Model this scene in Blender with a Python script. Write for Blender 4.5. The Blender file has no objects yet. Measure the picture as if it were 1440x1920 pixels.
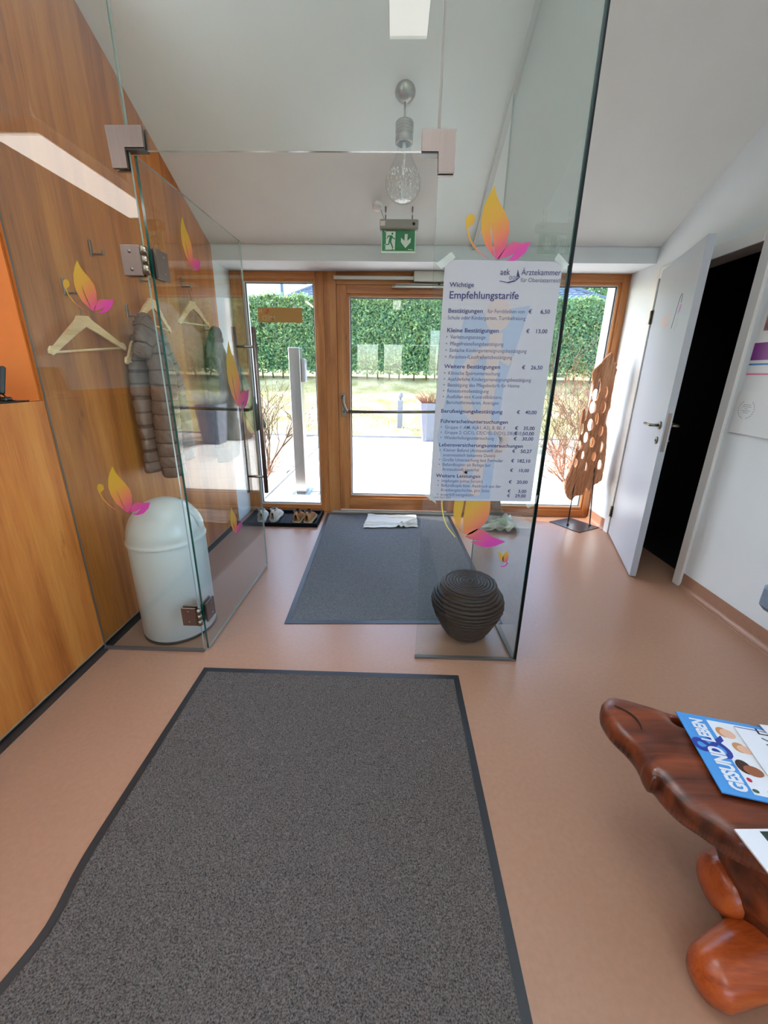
import bpy, math, random
import numpy as np
from mathutils import Vector, Matrix
random.seed(7); rng = np.random.default_rng(7)
S = bpy.context.scene
COL = S.collection
PI = math.pi

# ------------------------------------------------------------------ camera
cam = bpy.data.cameras.new('camera'); co = bpy.data.objects.new('camera', cam); COL.objects.link(co)
FPX, PITCH, YAW, ROLL, CX, CY = 724.48, 17.642, -1.254, 0.839, 718.64, 932.08
cam.sensor_fit = 'VERTICAL'; cam.sensor_height = 24.0; cam.lens = FPX/1920*24.0
cam.shift_x = (720-CX)/1920; cam.shift_y = (CY-960)/1920
cam.clip_start = 0.02; cam.clip_end = 300
co.matrix_world = (Matrix.Translation((0, 0, 1.40)) @ Matrix.Rotation(-math.radians(YAW), 4, 'Z') @
                   Matrix.Rotation(PI/2 - math.radians(PITCH), 4, 'X') @ Matrix.Rotation(math.radians(ROLL), 4, 'Z'))
S.camera = co

# ------------------------------------------------------------------ sky, sun, exposure
W = bpy.data.worlds.new('sky'); S.world = W; W.use_nodes = True
wn = W.node_tree.nodes; wl_ = W.node_tree.links
for n in list(wn): wn.remove(n)
sky = wn.new('ShaderNodeTexSky'); sky.sky_type = 'NISHITA'; sky.sun_disc = False
sky.sun_elevation = math.radians(39); sky.sun_rotation = math.radians(-73); sky.air_density = 1.0; sky.dust_density = 1.5
bg = wn.new('ShaderNodeBackground'); bg.inputs[1].default_value = 1.5
wo = wn.new('ShaderNodeOutputWorld')
wl_.new(sky.outputs[0], bg.inputs[0]); wl_.new(bg.outputs[0], wo.inputs[0])
SUNDIR = Vector((1.0, -0.30, -0.85)).normalized()
sl = bpy.data.lights.new('sun', 'SUN'); sl.energy = 9.5; sl.angle = math.radians(0.6); sl.color = (1.0, 0.97, 0.93)
so = bpy.data.objects.new('sun', sl); COL.objects.link(so)
so.rotation_euler = SUNDIR.to_track_quat('-Z', 'Y').to_euler(); so.location = (-8, 10, 12)
LAMP = 6.0          # radiance of the linear luminaires
FILL_UPLIGHT = 55.0       # power of the upward area lights added as fill
S.view_settings.view_transform = 'Standard'; S.view_settings.look = 'None'
S.view_settings.exposure = 0.36; S.view_settings.gamma = 1.0
S.view_settings.use_curve_mapping = False
S.cycles.transparent_max_bounces = 48
S.cycles.max_bounces = 10
S.cycles.caustics_reflective = False; S.cycles.caustics_refractive = False
S.cycles.sample_clamp_indirect = 6.0

# ------------------------------------------------------------------ helpers
def rgb(r, g, b):
    f = lambda c: (c/255/12.92) if c/255 <= 0.04045 else ((c/255+0.055)/1.055)**2.4
    return (f(r), f(g), f(b), 1.0)
def nd(t, kind, **k):
    n = t.nodes.new(kind)
    for a, v in k.items(): setattr(n, a, v)
    return n
def mat(name, color, rough=0.6, metal=0.0, var=0.0, vscale=20.0, bump=0.0, bscale=120.0, stretch=None, spec=0.5, color2=None, bdist=0.002):
    m = bpy.data.materials.new(name); m.use_nodes = True; t = m.node_tree
    p = t.nodes['Principled BSDF']
    p.inputs['Base Color'].default_value = color; p.inputs['Roughness'].default_value = rough
    p.inputs['Metallic'].default_value = metal; p.inputs['Specular IOR Level'].default_value = spec
    tc = nd(t, 'ShaderNodeTexCoord'); mp = nd(t, 'ShaderNodeMapping')
    if stretch: mp.inputs['Scale'].default_value = stretch
    t.links.new(tc.outputs['Object'], mp.inputs[0])
    nz = nd(t, 'ShaderNodeTexNoise'); nz.inputs['Scale'].default_value = vscale; nz.inputs['Detail'].default_value = 4
    t.links.new(mp.outputs[0], nz.inputs[0])
    rp = nd(t, 'ShaderNodeValToRGB'); e = rp.color_ramp.elements
    c2 = color2 or tuple(min(1, c*(1+var)) for c in color[:3])+(1,)
    c1 = color if color2 else tuple(c*(1-var) for c in color[:3])+(1,)
    e[0].position = 0.3; e[0].color = c1; e[1].position = 0.7; e[1].color = c2
    t.links.new(nz.outputs[0], rp.inputs[0]); t.links.new(rp.outputs[0], p.inputs['Base Color'])
    if bump:
        bn = nd(t, 'ShaderNodeTexNoise'); bn.inputs['Scale'].default_value = bscale; bn.inputs['Detail'].default_value = 5
        t.links.new(mp.outputs[0], bn.inputs[0])
        b = nd(t, 'ShaderNodeBump'); b.inputs['Strength'].default_value = bump; b.inputs['Distance'].default_value = bdist
        t.links.new(bn.outputs[0], b.inputs['Height']); t.links.new(b.outputs[0], p.inputs['Normal'])
    return m
def emit(name, color, strength):
    m = bpy.data.materials.new(name); m.use_nodes = True; t = m.node_tree
    for n in list(t.nodes): t.nodes.remove(n)
    e = nd(t, 'ShaderNodeEmission'); e.inputs[0].default_value = color; e.inputs[1].default_value = strength
    o = nd(t, 'ShaderNodeOutputMaterial'); t.links.new(e.outputs[0], o.inputs[0]); return m
def glass(name, tint=(0.955, 0.98, 0.97, 1), rough=0.0, ior=1.5, haze=0.0):
    m = bpy.data.materials.new(name); m.use_nodes = True; t = m.node_tree
    for n in list(t.nodes): t.nodes.remove(n)
    tr = nd(t, 'ShaderNodeBsdfTransparent'); tr.inputs[0].default_value = tint
    gl = nd(t, 'ShaderNodeBsdfGlossy'); gl.inputs['Roughness'].default_value = rough
    geo = nd(t, 'ShaderNodeNewGeometry'); mr = nd(t, 'ShaderNodeMapRange')
    mr.inputs[3].default_value = ior; mr.inputs[4].default_value = 1/ior
    t.links.new(geo.outputs['Backfacing'], mr.inputs[0])
    fr = nd(t, 'ShaderNodeFresnel'); t.links.new(mr.outputs[0], fr.inputs[0])
    mx = nd(t, 'ShaderNodeMixShader'); t.links.new(fr.outputs[0], mx.inputs[0])
    t.links.new(tr.outputs[0], mx.inputs[1]); t.links.new(gl.outputs[0], mx.inputs[2])
    o = nd(t, 'ShaderNodeOutputMaterial'); t.links.new(mx.outputs[0], o.inputs[0]); return m
def wood(name, dark, mid, light, axis='Z', scale=1.0, rough=0.45, leaf=0.0, leafaxis='Y', bump=0.15, fine=0.35):
    """veneer: stretched noise along one axis, fine pores, optional tone change per veneer leaf"""
    m = bpy.data.materials.new(name); m.use_nodes = True; t = m.node_tree; L = t.links.new
    p = t.nodes['Principled BSDF']; p.inputs['Roughness'].default_value = rough
    tc = nd(t, 'ShaderNodeTexCoord')
    st = {'X': (0.07, 1, 1), 'Y': (1, 0.07, 1), 'Z': (1, 1, 0.07)}[axis]
    mp = nd(t, 'ShaderNodeMapping'); mp.inputs['Scale'].default_value = tuple(s*scale for s in st); L(tc.outputs['Object'], mp.inputs[0])
    n1 = nd(t, 'ShaderNodeTexNoise'); n1.inputs['Scale'].default_value = 9; n1.inputs['Detail'].default_value = 6; n1.inputs['Distortion'].default_value = 0.6; L(mp.outputs[0], n1.inputs[0])
    n2 = nd(t, 'ShaderNodeTexNoise'); n2.inputs['Scale'].default_value = 110; n2.inputs['Detail'].default_value = 3; L(mp.outputs[0], n2.inputs[0])
    mu = nd(t, 'ShaderNodeMath', operation='MULTIPLY'); mu.inputs[1].default_value = fine; L(n2.outputs[0], mu.inputs[0])
    ad = nd(t, 'ShaderNodeMath', operation='ADD'); L(n1.outputs[0], ad.inputs[0]); L(mu.outputs[0], ad.inputs[1])
    src = ad
    if leaf:
        sp = nd(t, 'ShaderNodeSeparateXYZ'); L(tc.outputs['Object'], sp.inputs[0])
        dv = nd(t, 'ShaderNodeMath', operation='DIVIDE'); dv.inputs[1].default_value = leaf; L(sp.outputs[leafaxis], dv.inputs[0])
        fl = nd(t, 'ShaderNodeMath', operation='FLOOR'); L(dv.outputs[0], fl.inputs[0])
        wnz = nd(t, 'ShaderNodeTexWhiteNoise', noise_dimensions='1D'); L(fl.outputs[0], wnz.inputs['W'])
        m2 = nd(t, 'ShaderNodeMath', operation='MULTIPLY'); m2.inputs[1].default_value = 0.22; L(wnz.outputs['Value'], m2.inputs[0])
        a2 = nd(t, 'ShaderNodeMath', operation='ADD'); L(ad.outputs[0], a2.inputs[0]); L(m2.outputs[0], a2.inputs[1])
        a3 = nd(t, 'ShaderNodeMath', operation='SUBTRACT'); a3.inputs[1].default_value = 0.11; L(a2.outputs[0], a3.inputs[0]); src = a3
    rp = nd(t, 'ShaderNodeValToRGB'); e = rp.color_ramp.elements
    e[0].position = 0.42; e[0].color = dark; e[1].position = 0.95; e[1].color = light
    x = e.new(0.66); x.color = mid
    L(src.outputs[0], rp.inputs[0])
    # small knots and flecks
    kn = nd(t, 'ShaderNodeTexNoise'); kn.inputs['Scale'].default_value = 15*scale; kn.inputs['Detail'].default_value = 5
    km = nd(t, 'ShaderNodeMapping'); km.inputs['Scale'].default_value = {'X': (0.35, 1, 1), 'Y': (1, 0.35, 1), 'Z': (1, 1, 0.35)}[axis]
    L(tc.outputs['Object'], km.inputs[0]); L(km.outputs[0], kn.inputs[0])
    kr = nd(t, 'ShaderNodeValToRGB'); ke = kr.color_ramp.elements
    ke[0].position = 0.22; ke[0].color = (0.62, 0.55, 0.5, 1); ke[1].position = 0.31; ke[1].color = (1, 1, 1, 1)
    L(kn.outputs[0], kr.inputs[0])
    mx = nd(t, 'ShaderNodeMix', data_type='RGBA', blend_type='MULTIPLY'); mx.inputs[0].default_value = 1.0
    L(rp.outputs[0], mx.inputs[6]); L(kr.outputs[0], mx.inputs[7]); L(mx.outputs[2], p.inputs['Base Color'])
    b = nd(t, 'ShaderNodeBump'); b.inputs['Strength'].default_value = bump; b.inputs['Distance'].default_value = 0.001
    L(ad.outputs[0], b.inputs['Height']); L(b.outputs[0], p.inputs['Normal'])
    return m

WLOC = {}
def tag(o, label=None, cat=None, group=None, kind=None):
    if label: o['label'] = label
    if cat: o['category'] = cat
    if group: o['group'] = group
    if kind: o['kind'] = kind
    return o
def thing(name, label, cat, loc=(0, 0, 0), group=None, kind=None):
    o = bpy.data.objects.new(name, None); COL.objects.link(o); o.empty_display_size = 0.05
    o.location = loc; WLOC[o] = Vector(loc); return tag(o, label, cat, group, kind)
def wloc(o): return WLOC.get(o, Vector((0, 0, 0)))
class MB:
    """collects geometry in world coordinates, builds ONE mesh object"""
    def __init__(s): s.v = []; s.f = []; s.mi = []; s.sm = []
    def add(s, v, f, mi=0, smooth=False):
        o = len(s.v); s.v += [tuple(p) for p in v]; s.f += [tuple(i+o for i in q) for q in f]
        s.mi += [mi]*len(f); s.sm += [smooth]*len(f); return s
    def box(s, x0, x1, y0, y1, z0, z1, mi=0, M=None):
        v = [Vector((x, y, z)) for z in (z0, z1) for y in (y0, y1) for x in (x0, x1)]
        if M: v = [M @ p for p in v]
        return s.add(v, [(0, 2, 3, 1), (4, 5, 7, 6), (0, 1, 5, 4), (2, 6, 7, 3), (0, 4, 6, 2), (1, 3, 7, 5)], mi)
    def bbox(s, x0, x1, y0, y1, z0, z1, b=0.003, mi=0, M=None):
        """chamfered box"""
        v = []; f = []
        cs = [(x, y, z) for z in (0, 1) for y in (0, 1) for x in (0, 1)]
        lo = (x0, y0, z0); hi = (x1, y1, z1)
        idx = {}
        for c in cs:
            for a in range(3):
                p = [(hi[k]-b if c[k] else lo[k]+b) if k != a else (hi[k] if c[k] else lo[k]) for k in range(3)]
                idx[(c, a)] = len(v); v.append(Vector(p))
        def flip(c, *ax): return tuple((1-c[k]) if k in ax else c[k] for k in range(3))
        for a in range(3):
            u, w = (a+1) % 3, (a+2) % 3
            for sgn in (0, 1):
                c = [0, 0, 0]; c[a] = sgn; c = tuple(c)
                q = [idx[(c, a)], idx[(flip(c, u), a)], idx[(flip(c, u, w), a)], idx[(flip(c, w), a)]]
                f.append(tuple(q if sgn else q[::-1]))
        for a in range(3):          # edges along a
            u, w = (a+1) % 3, (a+2) % 3
            for cu in (0, 1):
                for cw in (0, 1):
                    c = [0, 0, 0]; c[u] = cu; c[w] = cw; c = tuple(c); d = flip(c, a)
                    q = [idx[(c, u)], idx[(d, u)], idx[(d, w)], idx[(c, w)]]
                    f.append(tuple(q if cu == cw else q[::-1]))
        for c in cs:
            q = [idx[(c, 0)], idx[(c, 1)], idx[(c, 2)]]
            f.append(tuple(q if sum(c) % 2 else q[::-1]))
        if M: v = [M @ p for p in v]
        return s.add(v, f, mi)
    def tube(s, pts, r, n=10, mi=0, cap=True, flat=None, smooth=True, up=None):
        """tube along points; r number or list; flat = (ratio list / number) squash along second normal"""
        pts = [Vector(p) for p in pts]; k = len(pts)
        rs = r if isinstance(r, (list, tuple, np.ndarray)) else [r]*k
        fl = flat if isinstance(flat, (list, tuple)) else [flat or 1.0]*k
        v = []; N = None
        for i in range(k):
            t = (pts[min(i+1, k-1)]-pts[max(i-1, 0)]).normalized()
            if N is None:
                a = Vector(up) if up else (Vector((0, 0, 1)) if abs(t.z) < 0.9 else Vector((1, 0, 0)))
                N = (a - t*a.dot(t)).normalized()
            else:
                N = (N - t*N.dot(t)); N = N.normalized() if N.length > 1e-6 else Vector((1, 0, 0))
            B = t.cross(N)
            for j in range(n):
                a = 2*PI*j/n
                v.append(pts[i] + N*(math.cos(a)*rs[i]) + B*(math.sin(a)*rs[i]*fl[i]))
        f = [(i*n+j, i*n+(j+1) % n, (i+1)*n+(j+1) % n, (i+1)*n+j) for i in range(k-1) for j in range(n)]
        if cap: f += [tuple(range(n))[::-1], tuple((k-1)*n+j for j in range(n))]
        return s.add(v, f, mi, smooth)
    def lathe(s, prof, c, n=32, mi=0, smooth=True, cap=False, M=None):
        """prof list of (r,z); around z axis at c"""
        v = []
        for r, z in prof:
            for j in range(n):
                a = 2*PI*j/n; p = Vector((r*math.cos(a), r*math.sin(a), z))
                v.append((M @ p if M else p) + Vector(c))
        k = len(prof)
        f = [(i*n+j, i*n+(j+1) % n, (i+1)*n+(j+1) % n, (i+1)*n+j) for i in range(k-1) for j in range(n)]
        if cap: f += [tuple(range(n))[::-1], tuple((k-1)*n+j for j in range(n))]
        return s.add(v, f, mi, smooth)
    def poly(s, pts, mi=0): return s.add(pts, [tuple(range(len(pts)))], mi)
    def prism(s, pts, d, mi=0):
        """closed outline (3-D points) extruded by vector d"""
        n = len(pts); d = Vector(d); v = [Vector(p) for p in pts] + [Vector(p)+d for p in pts]
        f = [tuple(range(n))[::-1], tuple(range(n, 2*n))] + [(i, (i+1) % n, n+(i+1) % n, n+i) for i in range(n)]
        return s.add(v, f, mi)
    def build(s, name, m, parent=None, kind=None, label=None, cat=None, group=None, origin=None):
        me = bpy.data.meshes.new(name)
        off = wloc(parent) if parent else Vector(origin or (0, 0, 0))
        me.from_pydata([tuple(Vector(p)-off) for p in s.v], [], s.f)
        ms = m if isinstance(m, (list, tuple)) else [m]
        for x in ms: me.materials.append(x)
        me.polygons.foreach_set('material_index', s.mi); me.polygons.foreach_set('use_smooth', s.sm)
        me.update()
        o = bpy.data.objects.new(name, me); COL.objects.link(o)
        if parent: o.parent = parent; WLOC[o] = off
        else: o.location = off; WLOC[o] = off
        return tag(o, label, cat, group, kind)
def npmesh(name, V, F, m, parent=None, smooth=True, **k):
    me = bpy.data.meshes.new(name); off = wloc(parent) if parent else Vector((0, 0, 0))
    V = np.asarray(V, float) - np.array(off)
    me.from_pydata(V.tolist(), [], F if isinstance(F, list) else F.tolist())
    for x in (m if isinstance(m, (list, tuple)) else [m]): me.materials.append(x)
    me.polygons.foreach_set('use_smooth', [smooth]*len(me.polygons)); me.update()
    o = bpy.data.objects.new(name, me); COL.objects.link(o)
    if parent: o.parent = parent
    WLOC[o] = off
    return tag(o, **k)
def copy_tree(o, parent=None):
    c = o.copy(); COL.objects.link(c)
    if parent: c.parent = parent
    WLOC[c] = wloc(o)
    for ch in list(o.children): copy_tree(ch, c)
    return c
def curve_mesh(outs, smooth=True):
    """filled 2-D outlines (holes allowed) -> verts, faces in the local xy plane"""
    c = bpy.data.curves.new('outline', 'CURVE'); c.dimensions = '2D'; c.fill_mode = 'BOTH'
    for o in outs:
        sp = c.splines.new('POLY'); sp.points.add(len(o)-1); sp.use_cyclic_u = True
        for i, (x, y) in enumerate(o): sp.points[i].co = (x, y, 0, 1)
    ob = bpy.data.objects.new('outline', c); me = bpy.data.meshes.new_from_object(ob)
    v = [tuple(p.co) for p in me.vertices]; f = [tuple(p.vertices) for p in me.polygons]
    bpy.data.objects.remove(ob); bpy.data.curves.remove(c); bpy.data.meshes.remove(me)
    return v, f
def text_mesh(txt, size, bold=0.0, align='LEFT', shear=0.0, sx=1.0):
    c = bpy.data.curves.new('lettering', 'FONT'); c.body = txt; c.size = size; c.offset = bold*size; c.align_x = align
    c.shear = shear; c.resolution_u = 3
    ob = bpy.data.objects.new('lettering', c); me = bpy.data.meshes.new_from_object(ob)
    v = [(p.co.x*sx, p.co.y, 0) for p in me.vertices]; f = [tuple(p.vertices) for p in me.polygons]
    bpy.data.objects.remove(ob); bpy.data.curves.remove(c); bpy.data.meshes.remove(me)
    return v, f
def place(mb, vf, O, U, V, mi=0):
    """put flat (x,y) shapes at O with axes U,V"""
    O = Vector(O); U = Vector(U); V = Vector(V)
    mb.add([O + U*x + V*y for x, y, *_ in vf[0]], vf[1], mi); return mb
def smooth_closed(pts, k=6):
    """Catmull-Rom through closed points"""
    P = np.array(pts, float); n = len(P); out = []
    for i in range(n):
        a, b, c, d = P[i-1], P[i], P[(i+1) % n], P[(i+2) % n]
        for j in range(k):
            t = j/k
            out.append(tuple(0.5*((2*b)+(-a+c)*t+(2*a-5*b+4*c-d)*t*t+(-a+3*b-3*c+d)*t**3)))
    return out
def smooth_open(pts, k=6):
    P = [np.array(p, float) for p in pts]; P = [2*P[0]-P[1]] + P + [2*P[-1]-P[-2]]; out = []
    for i in range(1, len(P)-2):
        a, b, c, d = P[i-1], P[i], P[i+1], P[i+2]
        for j in range(k):
            t = j/k
            out.append(0.5*((2*b)+(-a+c)*t+(2*a-5*b+4*c-d)*t*t+(-a+3*b-3*c+d)*t**3))
    out.append(P[-2]); return [Vector(p) for p in out]
def inside(P, poly):
    x, y = P[:, 0], P[:, 1]; r = np.zeros(len(P), bool); n = len(poly); j = n-1
    for i in range(n):
        xi, yi = poly[i]; xj, yj = poly[j]
        c = ((yi > y) != (yj > y)) & (x < (xj-xi)*(y-yi)/(yj-yi+1e-12)+xi); r ^= c; j = i
    return r
def segdist(P, poly):
    d = np.full(len(P), 1e9); n = len(poly); A = np.array(poly, float)
    for i in range(n):
        a = A[i-1]; b = A[i]; ab = b-a; t = np.clip(((P-a)@ab)/(ab@ab+1e-12), 0, 1)
        d = np.minimum(d, np.hypot(*(P-(a+t[:, None]*ab)).T))
    return d
def vnoise(x, y, seed=0):
    """smooth value noise"""
    xi = np.floor(x).astype(int); yi = np.floor(y).astype(int); fx = x-xi; fy = y-yi
    fx = fx*fx*(3-2*fx); fy = fy*fy*(3-2*fy)
    def h(a, b):
        n = (a*374761393 + b*668265263 + seed*974634777) & 0x7fffffff
        n = ((n ^ (n >> 13))*1274126177) & 0x7fffffff
        return (n ^ (n >> 16)) % 10007/10007.0
    return (h(xi, yi)*(1-fx)+h(xi+1, yi)*fx)*(1-fy)+(h(xi, yi+1)*(1-fx)+h(xi+1, yi+1)*fx)*fy
def slab_grid(outer, holes, step, thick, round_r, relief, seed=0):
    """solid slab from a 2-D outline with holes: returns verts (x,y,h) and faces; h in +-; relief(x,y)->extra"""
    A = np.array(outer); x0, y0 = A.min(0)-step; x1, y1 = A.max(0)+step
    xs = np.arange(x0, x1+step, step); ys = np.arange(y0, y1+step, step)
    X, Y = np.meshgrid(xs, ys); P = np.stack([X.ravel(), Y.ravel()], 1)
    m = inside(P, outer); d = segdist(P, outer)
    for h in holes: m &= ~inside(P, h); d = np.minimum(d, segdist(P, h))
    nx = len(xs); ny = len(ys); M = m.reshape(ny, nx)
    cell = M[:-1, :-1] & M[1:, :-1] & M[:-1, 1:] & M[1:, 1:]
    prof = np.clip(d/round_r, 0, 1); prof = np.sqrt(np.clip(1-(1-prof)**2, 0, 1))
    top = thick/2*(0.35+0.65*prof) + relief(P[:, 0], P[:, 1])*prof
    bot = -thick/2*(0.35+0.65*prof)
    N = nx*ny
    V = np.concatenate([np.column_stack([P, top]), np.column_stack([P, bot])])
    cj, ci = np.nonzero(cell); a = cj*nx+ci
    T = np.column_stack([a, a+1, a+nx+1, a+nx]); B = np.column_stack([a, a+nx, a+nx+1, a+1])+N
    F = [T, B]
    C = np.pad(cell, 1)
    for dj, di, e in ((0, -1, (0, nx)), (0, 1, (nx+1, 1)), (-1, 0, (1, 0)), (1, 0, (nx, nx+1))):
        nb = C[1+dj:C.shape[0]-1+dj, 1+di:C.shape[1]-1+di]
        jj, ii = np.nonzero(cell & ~nb); q = jj*nx+ii
        p, r = q+e[0], q+e[1]; F.append(np.column_stack([p, p+N, r+N, r])[:, ::-1])
    F = np.concatenate(F); used = np.unique(F); re = np.full(2*N, -1); re[used] = np.arange(len(used))
    return V[used], re[F]

# ------------------------------------------------------------------ materials
M = {}
M['plaster'] = mat('white_plaster', rgb(220, 227, 232), 0.85, var=0.02, vscale=3, bump=0.12, bscale=260)
M['ceiling'] = mat('ceiling_paint', rgb(230, 235, 236), 0.9, var=0.015, vscale=4, bump=0.1, bscale=300)
M['floor'] = mat('linoleum', rgb(162, 122, 99), 0.30, var=0.05, vscale=60, bump=0.04, bscale=500, spec=0.5)
M['base'] = mat('linoleum_cove', rgb(150, 110, 88), 0.4, var=0.04, vscale=30)
M['veneer'] = wood('wall_veneer', rgb(140, 74, 24), rgb(176, 101, 38), rgb(198, 128, 56), 'Z', 1.0, 0.42, leaf=0.145)
M['veneer_end'] = mat('veneer_edge', rgb(150, 130, 100), 0.6)
M['orange'] = mat('hatch_lining', rgb(196, 108, 40), 0.6, var=0.05, vscale=12)
M['plinth'] = mat('dark_plinth', rgb(48, 36, 30), 0.7)
M['oak'] = wood('window_frame_wood', rgb(136, 78, 34), rgb(172, 106, 52), rgb(198, 138, 80), 'Z', 1.6, 0.4)
M['oak_h'] = wood('window_frame_wood_cross', rgb(136, 78, 34), rgb(172, 106, 52), rgb(198, 138, 80), 'X', 1.6, 0.4)
M['seal'] = mat('dark_glazing_seal', rgb(38, 44, 58), 0.5)
M['spacer'] = mat('pale_glazing_bead', rgb(205, 205, 205), 0.35, spec=0.6)
M['pane'] = glass('window_glass', (0.975, 0.985, 0.98, 1), 0.0, 1.55)
M['glass'] = glass('partition_glass', (0.950, 0.982, 0.970, 1), 0.0, 1.52)
M['gedge'] = mat('glass_edge_green', rgb(10, 70, 62), 0.12, spec=0.8, var=0.3, vscale=30)
M['gdark'] = mat('glass_joint_dark', rgb(10, 18, 20), 0.55, spec=0.15)
M['gclear'] = mat('glass_edge_pale', rgb(150, 165, 158), 0.15, spec=0.8)
M['trimgrey'] = mat('cable_duct_white', rgb(204, 208, 206), 0.5)
M['gseam'] = mat('silicone_seam', rgb(96, 84, 76), 0.5)
M['channel'] = mat('floor_channel_metal', rgb(112, 106, 100), 0.5, 0.6)
M['steel'] = mat('brushed_steel', rgb(132, 118, 112), 0.42, 1.0, var=0.05, vscale=90, stretch=(1, 1, 0.05))
M['nickel'] = mat('satin_nickel', rgb(132, 124, 110), 0.28, 1.0)
M['alu'] = mat('anodised_aluminium', rgb(196, 194, 188), 0.4, 0.7)
M['whitemetal'] = mat('white_lacquer', rgb(226, 226, 226), 0.35)
M['doorwhite'] = mat('white_door_laminate', rgb(176, 182, 192), 0.38)
M['grey'] = mat('grey_paint', rgb(150, 150, 150), 0.5)
M['black'] = mat('black_plastic', rgb(16, 16, 18), 0.35)
M['rubber'] = mat('black_rubber', rgb(30, 32, 36), 0.42, var=0.1, vscale=60)
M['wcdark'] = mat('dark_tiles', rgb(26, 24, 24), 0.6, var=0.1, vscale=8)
M['white'] = mat('white_matt', rgb(235, 235, 235), 0.6)
M['paper'] = mat('paper_white', rgb(164, 162, 168), 0.6, var=0.01, vscale=6)
M['paperw'] = mat('wall_paper_white', rgb(214, 218, 222), 0.6, var=0.01, vscale=6)
M['ink'] = mat('navy_print', rgb(36, 36, 92), 0.6)
M['inkgrey'] = mat('grey_print', rgb(84, 84, 116), 0.6)

# ------------------------------------------------------------------ room shell
XL, XR, YL, YF, YG = -1.493, 2.055, 3.526, 3.851, 1.66
YO = 4.16                                   # outer face of the front wall
zc = lambda y: 2.367 - 0.535*(y-YL)         # sloping ceiling, rising into the room
RIDGE = -0.6
fl = MB().box(-4.3, 4.9, -6.1, 4.02, -0.05, 0.0).build('floor', M['floor'], kind='structure')
cb = MB()
cb.prism([(-4.3, YL-0.02, zc(YL-0.02)), (-4.3, YO+0.1, zc(YL-0.02)), (-4.3, YO+0.1, zc(RIDGE)+0.1), (-4.3, RIDGE, zc(RIDGE)+0.1), (-4.3, RIDGE, zc(RIDGE))], (9.2, 0, 0))
zb = zc(RIDGE)-0.4*(RIDGE+6.1)
cb.prism([(-4.3, RIDGE, zc(RIDGE)), (-4.3, RIDGE, zc(RIDGE)+0.1), (-4.3, -6.1, zb+0.1), (-4.3, -6.1, zb)], (9.2, 0, 0))
cb.build('ceiling', M['ceiling'], kind='structure')
# front wall: lintel box, white reveals, strips of wall left and right of the glazing, all solid
fw = MB()
fw.box(-4.3, 4.9, YL, YF+0.02, 2.262, 2.45)
fw.box(-4.3, 4.9, YF+0.02, YO, 2.25, 2.45)
fw.box(-4.3, XL, YL, YF+0.02, 0, 2.262); fw.box(-4.3, -1.44, YF+0.02, YO, -0.05, 2.25)
fw.box(XR+0.001, 4.9, YL+0.06, YF+0.02, 0, 2.262); fw.box(2.02, 4.9, YF+0.02, YO, -0.05, 2.25)
fw.build('wall_front', M['plaster'], kind='structure')
# right wall with the WC doorway (opening Y 2.54..3.43, height 2.13)
D0, D1, DH = 2.50, 3.455, 2.165
rw = MB()
def wallpiece(mb, x0, x1, y0, y1, z0=None, top=None):
    a = (z0 if z0 is not None else 0.0)
    t0 = top if top is not None else zc(y0)+0.05; t1 = top if top is not None else zc(y1)+0.05
    mb.prism([(x0, y0, a), (x0, y1, a), (x0, y1, t1), (x0, y0, t0)], (x1-x0, 0, 0))
wallpiece(rw, XR, XR+0.13, 1.25, D0); wallpiece(rw, XR, XR+0.13, -0.6, 1.25, 0, 0.85); wallpiece(rw, XR, XR+0.13, -0.6, 1.25, 2.55); wallpiece(rw, XR, XR+0.13, D0, D1, DH); wallpiece(rw, XR, XR+0.13, D1, YF+0.02)
zr = lambda y: zc(RIDGE)-0.4*(RIDGE-y)+0.05
for a, b in ((-6.1, -4.6), (-2.25, -1.75)): rw.prism([(XR, a, 0), (XR, b, 0), (XR, b, zr(b)), (XR, a, zr(a))], (0.13, 0, 0))
rw.box(XR, XR+0.13, -4.6, -2.25, 0, 0.85); rw.prism([(XR, -4.6, 2.55), (XR, -2.25, 2.55), (XR, -2.25, zr(-2.25)), (XR, -4.6, zr(-4.6))], (0.13, 0, 0))
rw.box(XR, XR+0.13, -1.75, -0.6, 0, 0.85); rw.prism([(XR, -1.75, 2.55), (XR, -0.6, 2.55), (XR, -0.6, zc(-.6)+.05), (XR, -1.75, zc(-.6)-.41)], (0.13, 0, 0))
rw.build('wall_right', M['plaster'], kind='structure')
# dark toilet room behind the doorway
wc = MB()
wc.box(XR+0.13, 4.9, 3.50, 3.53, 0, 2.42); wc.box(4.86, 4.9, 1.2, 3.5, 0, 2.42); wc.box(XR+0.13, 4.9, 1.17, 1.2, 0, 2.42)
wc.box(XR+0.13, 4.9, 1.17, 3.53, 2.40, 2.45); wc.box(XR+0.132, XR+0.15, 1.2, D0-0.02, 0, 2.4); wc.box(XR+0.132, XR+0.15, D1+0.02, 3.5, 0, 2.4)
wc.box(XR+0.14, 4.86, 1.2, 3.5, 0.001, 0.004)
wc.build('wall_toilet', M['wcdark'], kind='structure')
# back of the hall with two windows, behind the camera
bw = MB()
for x0, x1, z0, z1 in ((-4.3, -1.25, 0, 3.2), (-0.55, -0.35, 0, 3.2), (0.25, 0.5, 0, 3.2), (1.9, 2.2, 0, 3.2), (-1.25, -.55, 0, 1.0), (-1.25, -.55, 2.35, 3.2), (-.35, .25, 0, 1.0), (-.35, .25, 2.35, 3.2), (.5, 1.9, 0, 1.0), (.5, 1.9, 2.35, 3.2)):
    bw.box(x0, x1, -6.1, -5.9, z0, z1)
bw.build('wall_back', M['plaster'], kind='structure')
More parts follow.
